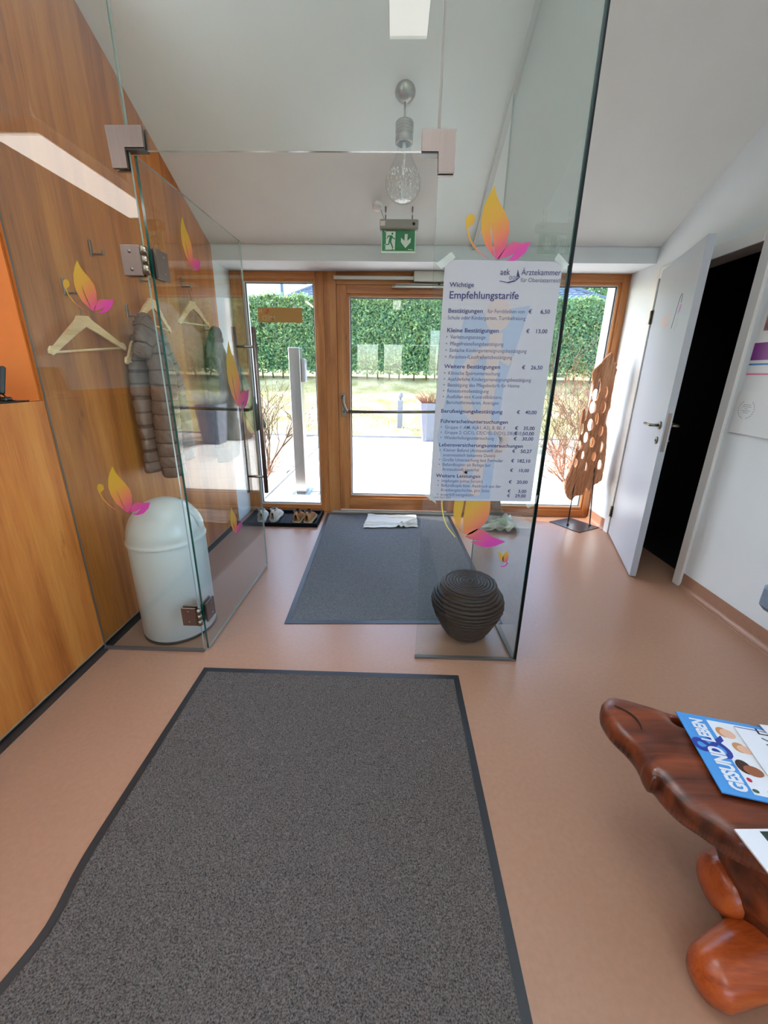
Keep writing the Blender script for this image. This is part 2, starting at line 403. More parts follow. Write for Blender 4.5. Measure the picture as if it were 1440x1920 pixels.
# left wall: veneer panels; reception hatch in front of the glass line
wlft = tag(bpy.data.objects.new('wall_left', None), kind='structure'); COL.objects.link(wlft); WLOC[wlft] = Vector((0, 0, 0))
HZ, HT, HY0 = 1.272, 2.75, -1.6
p = MB(); p.prism([(XL, 1.672, 0.036), (XL, YL, 0.036), (XL, YL, zc(YL)), (XL, 1.672, zc(1.672))], (-0.02, 0, 0)); p.build('wood_panel', M['veneer'], wlft)
p = MB(); p.box(XL-0.02, XL, HY0, 1.664, 0.036, HZ); p.build('wood_panel', M['veneer'], wlft)
MB().box(XL-0.018, XL+0.0006, HY0, YL, 0.028, 0.036).build('panel_edge', M['veneer_end'], wlft)
k = MB(); k.box(XL-0.14, XL-0.018, -6.1, YL, 0, 0.07); k.box(XL-0.018, XL+0.026, -6.1, YL-0.02, 0.0, 0.005); k.build('plinth', M['plinth'], wlft)
c = MB(); c.prism([(XL-0.021, 1.684, 0.07), (XL-0.021, YL, 0.07), (XL-0.021, YL, zc(YL)), (XL-0.021, 1.684, zc(1.684))], (-0.12, 0, 0))
c.box(XL-0.14, XL-0.021, HY0, 1.66, 0.07, HZ-0.02); c.build('wall_core', M['plaster'], wlft)
MB().box(XL-0.75, XL-0.021, 1.662, 1.68, HZ, zc(1.68)).build('hatch_jamb', M['orange'], wlft)
MB().box(XL-0.6, XL-0.0005, HY0, 1.662, HZ-0.03, HZ).build('hatch_sill', M['orange'], wlft)
c = MB(); c.box(-4.3, -4.2, -6.1, 1.8, 0, 4.5); c.box(-4.3, XL-0.75, 1.68, 1.8, 0, 3.4); c.build('wall_reception', M['plaster'], kind='structure')
# right wall cove skirting
def cove(y0, y1, name):
    h = 0.105; pr = [(XR, h), (XR-0.004, h), (XR-0.005, 0.035)] + [(XR-0.005-0.03*(1-math.cos(a)), 0.035-0.033*math.sin(a)) for a in np.linspace(0.2, PI/2, 6)] + [(XR-0.036, 0.0), (XR, 0.0)]
    MB().prism([(x, y0, z) for x, z in pr], (0, y1-y0, 0)).build(name, M['base'], kind='structure')
cove(-3.0, 2.462, 'baseboard_right'); cove(3.50, YF, 'baseboard_front')
# cable trim along the ceiling
tr = MB(); n = Vector((0, 0.535, 1)).normalized(); 
for x0, x1 in ((0.594, 0.624),):
    a = [(x0, 1.2, zc(1.2)), (x1, 1.2, zc(1.2)), (x1, YL, zc(YL)), (x0, YL, zc(YL))]
    tr.prism(a, -n*0.022)
tr.build('trim_1', M['trimgrey'], kind='structure')

# ------------------------------------------------------------------ front glazing
def ring(mb, x0, x1, z0, z1, w, y0, y1, mi_v=0, mi_h=1):
    """mitre-free frame: four boards w=(l,r,b,t)"""
    l, r, b, t = w
    mb.bbox(x0, x0+l, y0, y1, z0, z1, 0.003, mi_v); mb.bbox(x1-r, x1, y0, y1, z0, z1, 0.003, mi_v)
    mb.bbox(x0+l, x1-r, y0+0.0006, y1, z0, z0+b, 0.003, mi_h); mb.bbox(x0+l, x1-r, y0+0.0006, y1, z1-t, z1, 0.003, mi_h)
def glazed(root, x0, x1, z0, z1, y, bead=0.022):
    """stepped bead, pale spacer, dark seal and the pane inside the opening x0..x1,z0..z1"""
    b = MB(); ring(b, x0-0.02, x1+0.02, z0-0.02, z1+0.02, (bead+.012,)*4, y+0.012, y+0.05); b.build('glazing_bead', [M['oak'], M['oak_h']], root)
    s = MB(); ring(s, x0+0.01, x1-0.01, z0+0.01, z1-0.01, (0.012,)*4, y+0.03, y+0.046, 0, 0); s.build('spacer', M['spacer'], root)
    s = MB(); ring(s, x0+0.018, x1-0.018, z0+0.018, z1-0.018, (0.011,)*4, y+0.036, y+0.052, 0, 0); s.build('seal', M['seal'], root)
    return MB().box(x0, x1, z0=z0, z1=z1, y0=y+0.055, y1=y+0.067).build('pane', M['pane'], root)
w1 = tag(thing('window_1', None, None, (-1.07, YF, 0.0)), kind='structure')
f = MB(); ring(f, XL, -0.647, 0.0, 2.262, (0.099, 0.075, 0.045, 0.06), YF, YF+0.09); f.build('window_frame', [M['oak'], M['oak_h']], w1)
pane1 = glazed(w1, -1.388, -0.725, 0.055, 2.196, YF)
w2 = tag(thing('window_2', None, None, (1.37, YF, 0.0)), kind='structure')
f = MB(); ring(f, 0.70, XR, 0.0, 2.262, (0.075, 0.066, 0.075, 0.065), YF, YF+0.09); f.build('window_frame', [M['oak'], M['oak_h']], w2)
pane2 = glazed(w2, 0.79, 1.985, 0.088, 2.19, YF)
for nm, a, b in (('fill_window_3', -1.75, 1.25), ('fill_window_4', -4.6, -2.25)):     # unseen side windows added behind the viewer for fill daylight
    w3 = tag(thing(nm, None, None, (XR+0.05, (a+b)/2, 0.85)), kind='structure'); f = MB(); c = (a+b)/2
    for p0, p1, q0, q1 in ((a, a+.07, .85, 2.55), (b-.07, b, .85, 2.55), (c-.035, c+.035, .92, 2.48), (a+.07, b-.07, .85, .92), (a+.07, b-.07, 2.48, 2.55)): f.bbox(XR+0.03, XR+0.10, p0, p1, q0, q1, 0.003)
    f.build('window_frame', M['oak'], w3)
    MB().box(XR+0.06, XR+0.07, a+.07, b-.07, 0.92, 2.48).build('pane', M['pane'], w3)
d1 = tag(thing('door_1', None, None, (0.03, YF, 0.0)), kind='structure')
f = MB(); f.bbox(-0.647, -0.534, YF, YF+0.09, 0, 2.262, 0.003, 0); f.bbox(0.585, 0.70, YF, YF+0.09, 0, 2.262, 0.003, 0); f.bbox(-0.534, 0.585, YF+.001, YF+0.09, 2.158, 2.262, 0.003, 1)
f.build('door_frame', [M['oak'], M['oak_h']], d1)
f = MB(); ring(f, -0.531, 0.582, 0.036, 2.155, (0.092, 0.092, 0.128, 0.068), YF-0.008, YF+0.07); f.build('door_leaf', [M['oak'], M['oak_h']], d1)
glazed(d1, -0.435, 0.486, 0.170, 2.082, YF)
f = MB(); f.bbox(-0.62, 0.66, YF-0.035, YF+0.02, 0.0, 0.022, 0.004); f.bbox(-0.53, 0.58, YF-0.02, YF, 0.022, 0.034, 0.003); f.build('threshold', M['alu'], d1)
# panic bar
h = MB()
h.bbox(-0.505, -0.462, YF-0.030, YF-0.008, 1.165, 1.222, 0.004); h.bbox(-0.500, -0.458, YF-0.026, YF-0.008, 1.0, 1.115, 0.004)
h.build('lock_plate', M['nickel'], d1)
h = MB(); h.tube(smooth_open([(-0.483, YF-0.03, 1.195), (-0.483, YF-0.06, 1.17), (-0.468, YF-0.085, 1.11), (-0.435, YF-0.09, 1.055), (-0.40, YF-0.09, 1.052)], 5), 0.014, 10); h.build('bar_arm', M['nickel'], d1)
MB().tube([(-0.43, YF-0.09, 1.052), (0.55, YF-0.09, 1.066)], 0.0155, 12).build('push_bar', M['nickel'], d1)
h = MB(); h.tube(smooth_open([(0.50, YF-0.09, 1.066), (0.53, YF-0.085, 1.08), (0.545, YF-0.05, 1.15), (0.545, YF-0.01, 1.18)], 5), 0.014, 10); h.build('bar_arm', M['black'], d1)
MB().tube([(-0.478, YF-0.034, 1.05), (-0.478, YF-0.020, 1.05)], 0.011, 12).build('cylinder', M['steel'], d1)
# closer with guide rail
MB().bbox(-0.553, 0.158, YF-0.030, YF, 2.192, 2.224, 0.003).build('guide_rail', M['alu'], d1)
MB().bbox(0.155, 0.56, YF-0.055, YF, 2.175, 2.262, 0.005).build('closer_body', M['alu'], d1)
h = MB(); h.bbox(-0.03, 0.50, YF-0.038, YF-0.010, 2.130, 2.150, 0.003); h.bbox(0.0, 0.42, YF-0.040, YF-0.012, 2.154, 2.162, 0.002); h.build('closer_arm', M['alu'], d1)
h = MB(); h.tube([(-0.015, YF-0.042, 2.14), (-0.015, YF-0.036, 2.14)], 0.005, 8); h.tube([(0.38, YF-0.05, 2.165), (0.38, YF-0.012, 2.165)], 0.012, 10); h.build('closer_screw', M['black'], d1)
# orange sticker on the left pane (seen from its back: mirrored lettering)
st = MB().box(-1.276, -0.861, YF+0.0525, YF+0.0535, 1.846, 1.973).build('orange_sticker', mat('orange_film', rgb(178, 132, 70), 0.5), pane1, label='orange film sticker')
sm = MB(); place(sm, text_mesh('MED', 0.062, 0.004), (-1.115, YF+0.052, 1.862), (-1, 0, 0), (0, 0, 1)); 
place(sm, text_mesh('H', 0.05, 0.004), (-1.232, YF+0.052, 1.925), (-1, 0, 0), (0, 0, 1))
s_ = sm.build('lettering', mat('pale_film', rgb(208, 176, 130), 0.6), pane1)
BF = [[(620, 110), (560, 210), (522, 300), (505, 420), (520, 520), (570, 640), (640, 715), (700, 770), (725, 768), (760, 720), (795, 640), (812, 520), (800, 430), (750, 340), (690, 265), (650, 200)],
      [(610, 418), (618, 520), (640, 620), (690, 755), (655, 610), (632, 510)],
      [(712, 772), (760, 705), (805, 640), (870, 610), (960, 620), (1050, 610), (1010, 700), (930, 775), (840, 805), (760, 795), (830, 778), (905, 708), (815, 752)],]
ANT = [[(355, 380), (375, 362), (405, 358), (432, 372), (442, 400), (438, 432), (420, 456), (390, 470), (378, 490), (400, 560), (450, 640), (520, 710), (630, 780), (520, 722), (440, 655), (385, 570), (355, 480), (345, 425)]]
def butterfly_mesh(mb, O, U, V, size, ant=True, flip=False):
    """size = width of 705 drawing units; O is the drawing's centre (700,460)"""
    k = size/705.0
    def tf(o): return [((x-700)*k*(-1 if flip else 1), (460-y)*k) for x, y in o]
    place(mb, curve_mesh([tf(BF[0]), tf(BF[1])]), O, U, V); place(mb, curve_mesh([tf(BF[2])]), O, U, V)
    if ant: place(mb, curve_mesh([tf(ANT[0])]), O, U, V)
def film(name, stops, axis, scale=1.0):
    """printed film: colour runs along the decal (generated coordinates)"""
    m = bpy.data.materials.new(name); m.use_nodes = True; t = m.node_tree; L = t.links.new
    pb = t.nodes['Principled BSDF']; pb.inputs['Roughness'].default_value = 0.5
    tc = nd(t, 'ShaderNodeTexCoord'); sp = nd(t, 'ShaderNodeSeparateXYZ'); L(tc.outputs['Generated'], sp.inputs[0])
    iv = nd(t, 'ShaderNodeMath', operation='SUBTRACT'); iv.inputs[0].default_value = 1.0; L(sp.outputs['Z'], iv.inputs[1])
    a = nd(t, 'ShaderNodeMath', operation='MULTIPLY'); a.inputs[1].default_value = 0.6; L(iv.outputs[0], a.inputs[0])
    b = nd(t, 'ShaderNodeMath', operation='MULTIPLY_ADD'); b.inputs[1].default_value = 0.4; L(sp.outputs[axis], b.inputs[0]); L(a.outputs[0], b.inputs[2])
    rp = nd(t, 'ShaderNodeValToRGB'); e = rp.color_ramp.elements
    e[0].position, e[0].color = stops[0]; e[1].position, e[1].color = stops[-1]
    for q in stops[1:-1]:
        x = e.new(q[0]); x.color = q[1]
    L(b.outputs[0], rp.inputs[0]); L(rp.outputs[0], pb.inputs['Base Color'])
    em = nd(t, 'ShaderNodeBsdfTranslucent'); L(rp.outputs[0], em.inputs[0])
    mx = nd(t, 'ShaderNodeMixShader'); mx.inputs[0].default_value = 0.45
    L(pb.outputs[0], mx.inputs[1]); L(em.outputs[0], mx.inputs[2]); L(mx.outputs[0], t.nodes['Material Output'].inputs[0])
    return m
GRAD = [(0.12, rgb(204, 172, 52)), (0.42, rgb(214, 160, 66)), (0.58, rgb(222, 130, 88)), (0.70, rgb(218, 96, 120)), (0.85, rgb(214, 72, 164))]
M['filmX'] = film('butterfly_film', GRAD, 'X'); M['filmY'] = film('butterfly_film_side', GRAD, 'Y')
s_ = MB(); butterfly_mesh(s_, (-1.185, YF+0.052, 1.945), (-1, 0, 0), (0, 0, 1), 0.05); s_.build('butterfly_decal', mat('red_film', rgb(196, 70, 60), 0.5), pane1)

# WC door: white steel frame, leaf swung open into the hall
d2 = tag(thing('door_2', None, None, (XR, 3.43, 0)), kind='structure')
fr = MB()
fr.bbox(XR-0.018, XR+0.135, D0-0.038, D0+0.03, 0, DH+0.05, 0.003); fr.bbox(XR-0.018, XR+0.135, D1-0.03, D1+0.045, 0, DH+0.05, 0.003)
fr.bbox(XR-0.018, XR+0.135, D0+0.03, D1-0.03, DH-0.03, DH+0.05, 0.003)
fr.build('door_frame', M['whitemetal'], d2)
hx, hy = XR-0.012, 3.412; fx, fy = 1.764, 2.585
ang = math.atan2(fy-hy, fx-hx); LW = math.hypot(fx-hx, fy-hy)
DM = Matrix.Translation((hx, hy, 0)) @ Matrix.Rotation(ang, 4, 'Z')     # local x along the leaf, local y<0 side faces ... 
MB().bbox(0, LW, 0.0, 0.042, 0.012, 2.185, 0.002, 0, DM).build('door_leaf', M['doorwhite'], d2)
def dloc(x, y, z): return DM @ Vector((x, y, z))
# which leaf face looks at the camera's left (hall side): local -y or +y
hall = -1
yF = lambda t: (-t if hall < 0 else 0.042+t)
hd = MB()
for sgn in (-1, 1):
    yb = (0 if sgn < 0 else 0.042); q = lambda t: yb + sgn*t
    k = MB(); k.tube([dloc(LW-0.075, q(0), 1.10), dloc(LW-0.075, q(0.009), 1.10)], 0.026, 20); k.build('rosette', M['nickel'], d2)
    k = MB(); k.tube([dloc(LW-0.075, q(0.009), 1.10), dloc(LW-0.075, q(0.057), 1.10), dloc(LW-0.085, q(0.062), 1.10), dloc(LW-0.20, q(0.062), 1.10)], 0.0095, 12); k.build('handle', M['nickel'], d2)
    k = MB(); k.tube([dloc(LW-0.075, q(0), 1.0), dloc(LW-0.075, q(0.008), 1.0)], 0.024, 20); k.build('key_rosette', M['nickel'], d2)
    k = MB(); k.tube([dloc(LW-0.075, q(0.008), 1.0), dloc(LW-0.075, q(0.012 if sgn < 0 else 0.03), 1.0)], 0.007, 10); k.build('turn_knob', M['black'] if sgn < 0 else M['nickel'], d2)
MB().bbox(LW-0.001, LW+0.0015, 0.0105, 0.0315, 0.935, 1.185, 0.001, 0, DM).build('lock_plate', M['steel'], d2)
for z in (0.22, 1.86):
    k = MB(); k.tube([dloc(-0.012, -0.012, z-0.05), dloc(-0.012, -0.012, z+0.05)], 0.008, 10); k.bbox(-0.03, 0.02, -0.004, 0.001, z-0.05, z+0.05, 0.001, 0, DM); k.build('hinge', M['nickel'], d2)
k = MB(); u = (DM.to_3x3() @ Vector((1, 0, 0)))
k2 = [place(k, text_mesh('WC', 0.115, -0.004), dloc(0.30, -0.0012, 1.745), u, (0, 0, 1))]
k.build('lettering', mat('pale_orange_film', rgb(222, 176, 150), 0.6), d2)
k = MB(); pts = [(0.56, 1.72), (0.59, 1.82), (0.615, 1.90), (0.64, 1.92), (0.655, 1.89), (0.65, 1.865)]
k.tube([dloc(x, -0.0012, z) for x, z in smooth_open([(a, b, 0) for a, b in pts], 5) for _ in (0,)] if False else [dloc(p.x, -0.0012, p.y) for p in smooth_open([(a, b, 0) for a, b in pts], 5)], 0.0022, 6)
k.build('decal_line', mat('grey_film', rgb(170, 172, 170), 0.6), d2)
k = MB(); k.poly([dloc(x, -0.0014, z) for x, z in ((0.628, 1.795), (0.668, 1.82), (0.675, 1.855), (0.655, 1.855))]); k.build('petal_decal', mat('violet_film', rgb(196, 110, 190), 0.6), d2)
k = MB()
for x, z in ((0.647, 1.765), (0.657, 1.735), (0.628, 1.71)): k = MB(); k.poly([dloc(x, -0.0014, z-0.012), dloc(x+0.008, -0.0014, z-0.012), dloc(x+0.011, -0.0014, z+0.012), dloc(x+0.003, -0.0014, z+0.012)]); k.build('dash_decal', mat('grey_green_film', rgb(140, 160, 156), 0.6), d2)

# ------------------------------------------------------------------ glass partition
GT = 0.010
SX0, SX1, SY1 = 0.653, 0.612, 2.62           # side panel runs slightly inwards
gp = thing('glass_partition', 'clear glass partition wall of tall fixed panes with steel corner fittings', 'partition', (0.0, YG, 0), None, 'thing')
def pane_box(name, x0, x1, z0, z1top, parent, slots=None):
    """glass sheet at YG; the two big faces are glass, the narrow faces are edge material"""
    zt = zc(YG)-0.004 if z1top is None else z1top
    m = MB()
    v = [(x0, YG, z0), (x1, YG, z0), (x1, YG, zt), (x0, YG, zt), (x0, YG+GT, z0), (x1, YG+GT, z0), (x1, YG+GT, zt), (x0, YG+GT, zt)]
    m.add(v, [(0, 1, 2, 3), (5, 4, 7, 6)], 0); m.add(v, [(4, 0, 3, 7)], 1); m.add(v, [(1, 5, 6, 2)], 2); m.add(v, [(0, 4, 5, 1), (3, 2, 6, 7)], 1)
    return m.build(name, [M['glass'], M['gseam'] if x0 < -1.4 else M['gclear'], M['gclear']], parent)
pl = pane_box('fixed_pane', XL+0.003, -0.962, 0.012, None, gp)
ptm = pane_box('transom_pane', -0.956, 0.134, 2.146, None, gp)
pr = pane_box('fixed_pane', 0.142, SX0-0.004, 0.012, None, gp)
# side panel
sd = (Vector((SX1, SY1, 0))-Vector((SX0, YG, 0))).normalized(); sn = Vector((sd.y, -sd.x, 0))
m = MB(); A = Vector((SX0, YG+0.001, 0.012)); B = Vector((SX1, SY1, 0.012))
A2 = Vector((A.x, A.y, zc(A.y)-0.014)); B2 = Vector((B.x, B.y, zc(B.y)-0.014)); off = -sn*GT
v = [A, B, B2, A2, A+off, B+off, B2+off, A2+off]
m.add(v, [(0, 1, 2, 3), (5, 4, 7, 6)], 0); m.add(v, [(0, 4, 7, 3)], 1); m.add(v, [(5, 1, 2, 6)], 2); m.add(v, [(0, 1, 5, 4), (2, 3, 7, 6)], 1)
m.build('side_pane', [M['glass'], M['gedge'], M['gclear']], gp)
MB().tube([(SX0+0.001, YG+0.004, 0.0), (SX0+0.001, YG+0.004, zc(YG)-0.01)], 0.0080, 8).build('corner_joint', M['gdark'], gp)
k = MB(); k.box(XL, -0.962, YG-0.004, YG+0.014, 0, 0.0125); k.build('floor_channel', M['channel'], gp); k = MB(); k.box(0.138, SX0+0.004, YG-0.004, YG+0.014, 0, 0.0125); k.build('floor_channel', M['channel'], gp)
k = MB(); a = MB(); P0 = Vector((SX0, YG, 0)); P1 = Vector((SX1, SY1, 0)); w = sn*0.008
k.prism([P0+w, P1+w, P1-w*2, P0-w*2], (0, 0, 0.0125)); k.build('floor_channel', M['channel'], gp)
def corner_patch(name, pts):
    k = MB(); k.prism([(x, YG-0.012, z) for x, z in pts], (0, 0.011, 0)); k.prism([(x, YG+GT+0.001, z) for x, z in pts], (0, 0.011, 0))
    return k.build(name, M['steel'], gp)
corner_patch('corner_fitting', [(-1.027, 2.214), (-0.897, 2.214), (-0.899, 2.151), (-0.968, 2.151), (-0.968, 2.09), (-1.022, 2.09)][::-1])
corner_patch('corner_fitting', [(0.080, 2.204), (0.196, 2.204), (0.197, 2.081), (0.141, 2.081), (0.139, 2.141), (0.080, 2.141)][::-1])
k = MB(); k.box(-0.972, -0.897, YG-0.01, YG+0.02, 2.143, 2.149); k.build('fitting_gasket', M['black'], gp); k = MB(); k.box(0.08, 0.141, YG-0.01, YG+0.02, 2.135, 2.139); k.build('fitting_gasket', M['black'], gp)
for nm, parent, O, size, ant in (('butterfly_decal', pl, (-1.205, YG-0.0008, 1.708), 0.190, True), ('butterfly_decal', pl, (-1.226, YG-0.0008, 0.873), 0.235, True), ('butterfly_decal', pr, (0.373, YG-0.0008, 1.925), 0.245, True)):
    k = MB(); butterfly_mesh(k, O, (1, 0, 0), (0, 0, 1), size, ant); k.build(nm, M['filmX'], parent)
k = MB()          # lower butterfly, partly behind the poster, with its long tail
LB = 0.45
def big(o): return [((x-700)*LB/705*0.62, (460-y)*LB/705*0.98) for x, y in o]
BU = [(0.345, 0.995), (0.31, 0.95), (0.288, 0.88), (0.284, 0.80), (0.305, 0.735), (0.345, 0.70), (0.375, 0.705), (0.40, 0.725), (0.435, 0.765), (0.447, 0.82), (0.44, 0.885), (0.405, 0.945)]
SL = [(0.338, 0.93), (0.327, 0.86), (0.320, 0.79), (0.318, 0.73), (0.335, 0.703), (0.330, 0.78), (0.336, 0.86)]
LO = [(0.36, 0.705), (0.395, 0.728), (0.43, 0.722), (0.47, 0.69), (0.533, 0.668), (0.49, 0.645), (0.44, 0.637), (0.40, 0.648), (0.372, 0.665), (0.43, 0.668), (0.37, 0.676), (0.345, 0.69)]
for o in ([smooth_closed(BU, 4), SL], [smooth_closed(LO[:5], 1) + LO[5:]]): place(k, curve_mesh(o), (0, YG-0.0008, 0), (1, 0, 0), (0, 0, 1))
k.build('butterfly_decal', M['filmX'], pr)
k = MB(); tl = smooth_open([(0.226, 0.90, 0), (0.232, 0.82, 0), (0.255, 0.745, 0), (0.30, 0.685, 0)], 5)
for a, b in zip(tl[:-1], tl[1:]):
    w = 0.0030; k.poly([(a.x-w, YG-0.0008, a.y), (b.x-w*.8, YG-0.0008, b.y), (b.x+w*.8, YG-0.0008, b.y), (a.x+w, YG-0.0008, a.y)])
k.build('tail_decal', mat('yellow_film', rgb(206, 190, 84), 0.5), pr)
k = MB(); 
for o in ([(0.506, 0.62), (0.513, 0.585), (0.522, 0.572), (0.534, 0.567), (0.531, 0.595), (0.519, 0.61)], [(0.549, 0.622), (0.535, 0.61), (0.529, 0.59), (0.532, 0.567), (0.548, 0.563), (0.556, 0.585)], [(0.552, 0.565), (0.556, 0.555), (0.546, 0.541), (0.532, 0.537), (0.522, 0.541), (0.534, 0.543), (0.546, 0.549)]):
    place(k, curve_mesh([smooth_closed(o, 3)]), (0, YG-0.0008, 0), (1, 0, 0), (0, 0, 1))
k.build('butterfly_decal', M['filmX'], pr)
k = MB(); place(k, text_mesh('v', 0.012), (0.158, YG-0.0008, 0.03), (1, 0, 0), (0, 0, 1)); k.build('glass_stamp', M['inkgrey'], pr)

# ---- swing door of glass, standing open into the lobby
gd = thing('door_3', 'open frameless glass door with long steel pull bars beside the coat hooks', 'door', (-0.955, YG+0.02, 0), None, 'structure')
GX = -0.953; DY0, DY1 = YG+0.016, 2.618; SK = 0.0172        # slight swing
def gxy(s, o=0.0): return (GX + SK*s + o, DY0 + s)           # s metres from hinge, o = offset towards +x
DL = DY1-DY0
m = MB(); a0 = gxy(0); a1 = gxy(DL); b0 = gxy(0, GT); b1 = gxy(DL, GT); z0, z1 = 0.012, 2.138
v = [(*a0, z0), (*a1, z0), (*a1, z1), (*a0, z1), (*b0, z0), (*b1, z0), (*b1, z1), (*b0, z1)]
m.add(v, [(1, 0, 3, 2), (4, 5, 6, 7)], 0); m.add(v, [(0, 4, 7, 3)], 1); m.add(v, [(5, 1, 2, 6)], 2); m.add(v, [(0, 1, 5, 4), (2, 3, 7, 6)], 2)
dp = m.build('door_pane', [M['glass'], M['gedge'], M['gclear']], gd)
for o, nm in ((-0.058, 'pull_bar'), (0.066, 'pull_bar')):
    x, y = gxy(0.885, o); MB().tube([(x, y, 0.60), (x, y, 1.665)], 0.0135, 14).build(nm, M['steel'], gd)
for z in (0.715, 1.552):
    k = MB(); k.tube([(*gxy(0.885, -0.058), z), (*gxy(0.885, 0.066), z)], 0.008, 10)
    k.tube([(*gxy(0.885, -0.006), z), (*gxy(0.885, 0.016), z)], 0.011, 10); k.build('standoff', M['nickel'], gd)
for zt, zb_ in ((1.853, 1.748), (0.268, 0.165)):
    k = MB(); k.bbox(-1.046, -0.972, YG-0.010, YG-0.001, zb_, zt, 0.002); k.bbox(-1.046, -0.972, YG+GT+.001, YG+GT+0.01, zb_, zt, 0.002)
    x, y = gxy(0.012); k2 = MB()
    for o in (-0.010, GT+0.001):
        q = [(*gxy(0.012, o), zb_), (*gxy(0.095, o), zb_), (*gxy(0.095, o), zt), (*gxy(0.012, o), zt)]
        k2.prism(q, (0.009, 0, 0))
    o = k.build('hinge_plate', M['steel'], gd); k2.build('hinge_plate', M['steel'], gd)
    zm = (zt+zb_)/2
    c = MB(); c.tube([(-0.958, YG-0.006, zb_+0.006), (-0.958, YG-0.006, zm-0.018)], 0.013, 12); c.tube([(-0.958, YG-0.006, zm-0.014), (-0.958, YG-0.006, zm+0.014)], 0.012, 12); c.tube([(-0.958, YG-0.006, zm+0.018), (-0.958, YG-0.006, zt-0.006)], 0.013, 12)
    c.bbox(-0.975, -0.955, YG-0.008, YG-0.002, zm-0.02, zm+0.02, 0.002); c.build('hinge_knuckle', M['nickel'], gd)
    for dz in (-0.030, 0.030):
        c = MB(); c.tube([(-1.012, YG-0.012, zm+dz), (-1.012, YG-0.009, zm+dz)], 0.006, 10); c.build('hinge_screw', M['steel'], gd)
        c = MB(); c.tube([(*gxy(0.065, GT+0.008), zm+dz), (*gxy(0.065, GT+0.0125), zm+dz)], 0.006, 10); c.build('hinge_screw', M['steel'], gd)
k = MB(); x0, y0 = gxy(0.30, GT+0.0008)
ux = Vector((SK, 1, 0)).normalized()
butterfly_mesh(k, (*gxy(0.30, GT+0.0008), 1.945), ux, (0, 0, 1), 0.20, False); k.build('butterfly_decal', M['filmY'], dp)
k = MB(); butterfly_mesh(k, (*gxy(0.675, GT+0.0008), 1.375), ux, (0, 0, 1), 0.39, False); k.build('butterfly_decal', M['filmY'], dp)
k = MB(); butterfly_mesh(k, (*gxy(0.46, GT+0.0008), 0.555), ux, (0, 0, 1), 0.19, False); k.build('butterfly_decal', M['filmY'], dp)

# ------------------------------------------------------------------ price poster taped to the right pane
po = thing('price_poster', 'white German price list poster taped to the glass pane', 'poster', (0.40, YG-0.002, 1.33))
PY = YG-0.0030
k = MB(); k.prism([(0.183, PY, 1.813), (0.622, PY, 1.809), (0.624, PY, 0.867), (0.171, PY, 0.862)][::-1], (0, 0.0015, 0)); k.build('sheet', M['paper'], po)
PYF = PY-0.0004
pcol = mat('pale_blue_print', rgb(142, 153, 172), 0.6); pea = mat('pale_peach_print', rgb(170, 157, 154), 0.6)
k = MB()
k.poly([(x, PYF, z) for x, z in ((0.25, 0.875), (0.19, 1.15), (0.27, 1.62), (0.52, 1.66), (0.45, 1.36), (0.44, 0.875))]); k.build('background_print', pcol, po)
PYF -= 0.0003; k = MB()
stf = [(0.40-0.026, 1.56), (0.40+0.026, 1.56), (0.372+0.022, 0.89), (0.372-0.022, 0.89)]
k.poly([(x, PYF-0.0001, z) for x, z in stf])
k.poly([(0.40+0.05*math.cos(a), PYF, 1.625+0.06*math.sin(a)) for a in np.linspace(0, 2*PI, 24)[:-1]])
sn_pts = smooth_open([(0.30, 1.30, 0), (0.285, 1.40, 0), (0.33, 1.475, 0), (0.40, 1.49, 0), (0.47, 1.455, 0)], 6)
sn2 = smooth_open([(0.30, 1.30, 0), (0.33, 1.24, 0), (0.42, 1.20, 0), (0.475, 1.15, 0), (0.455, 1.09, 0), (0.36, 1.04, 0), (0.31, 1.0, 0), (0.33, 0.95, 0)], 6)
for ch in (sn_pts, sn2):
    for a, b in zip(ch[:-1], ch[1:]):
        d = (b-a).normalized(); n2 = Vector((-d.y, d.x, 0))*0.02
        k.poly([((a+n2).x, PYF, (a+n2).y), ((b+n2).x, PYF, (b+n2).y), ((b-n2).x, PYF, (b-n2).y), ((a-n2).x, PYF, (a-n2).y)])
k.build('staff_print', pea, po)
PYF -= 0.0003
kb, kg = M['ink'], M['inkgrey']
def tx(m, s, x, z, size, bold=0.0, align='LEFT', sx=1.0, shear=0, name='text_line'):
    b = MB(); place(b, text_mesh(s, size, bold, align, shear, sx), (x, PYF, z), (1, 0, 0), (0, 0, 1)); b.build(name, m, po)
def row(py):     # poster row read at its left margin -> height
    return py
B_ = 0.011
def bold(s, x, z, size=0.0215, sx=1.13, **k_): tx(kb, s, x, z, size, B_, sx=sx, **k_)
def thin(s, x, z, size=0.0195, sx=0.93, **k_): tx(kg, s, x, z, size, 0.0015, sx=sx, **k_)
def price(s, z):
    bold('€', 0.515, z, 0.0205, name='price', sx=1.05); bold(s, 0.598, z, 0.0205, align='RIGHT', name='price', sx=1.05)
bold('Wichtige', 0.205, 1.722, 0.0225); bold('Empfehlungstarife', 0.205, 1.682, 0.036, sx=1.04)
tx(kb, 'Ärztekammer', 0.472, 1.764, 0.0285, 0.0, sx=0.92); tx(kg, 'für Oberösterreich', 0.472, 1.740, 0.0215, 0.0, sx=0.92)
tx(kb, 'aek', 0.393, 1.764, 0.030, 0.004, sx=0.85); tx(kg, 'ooe', 0.427, 1.748, 0.028, 0.0, sx=0.8)
lg = MB()
for a, b, w0 in (((0.393, 1.743), (0.425, 1.738), .0012), ((0.425, 1.738), (0.45, 1.744), .0025), ((0.45, 1.744), (0.468, 1.757), .0018)):
    lg.poly([(a[0], PYF, a[1]-w0), (b[0], PYF, b[1]-w0), (b[0], PYF, b[1]+w0), (a[0], PYF, a[1]+w0)])
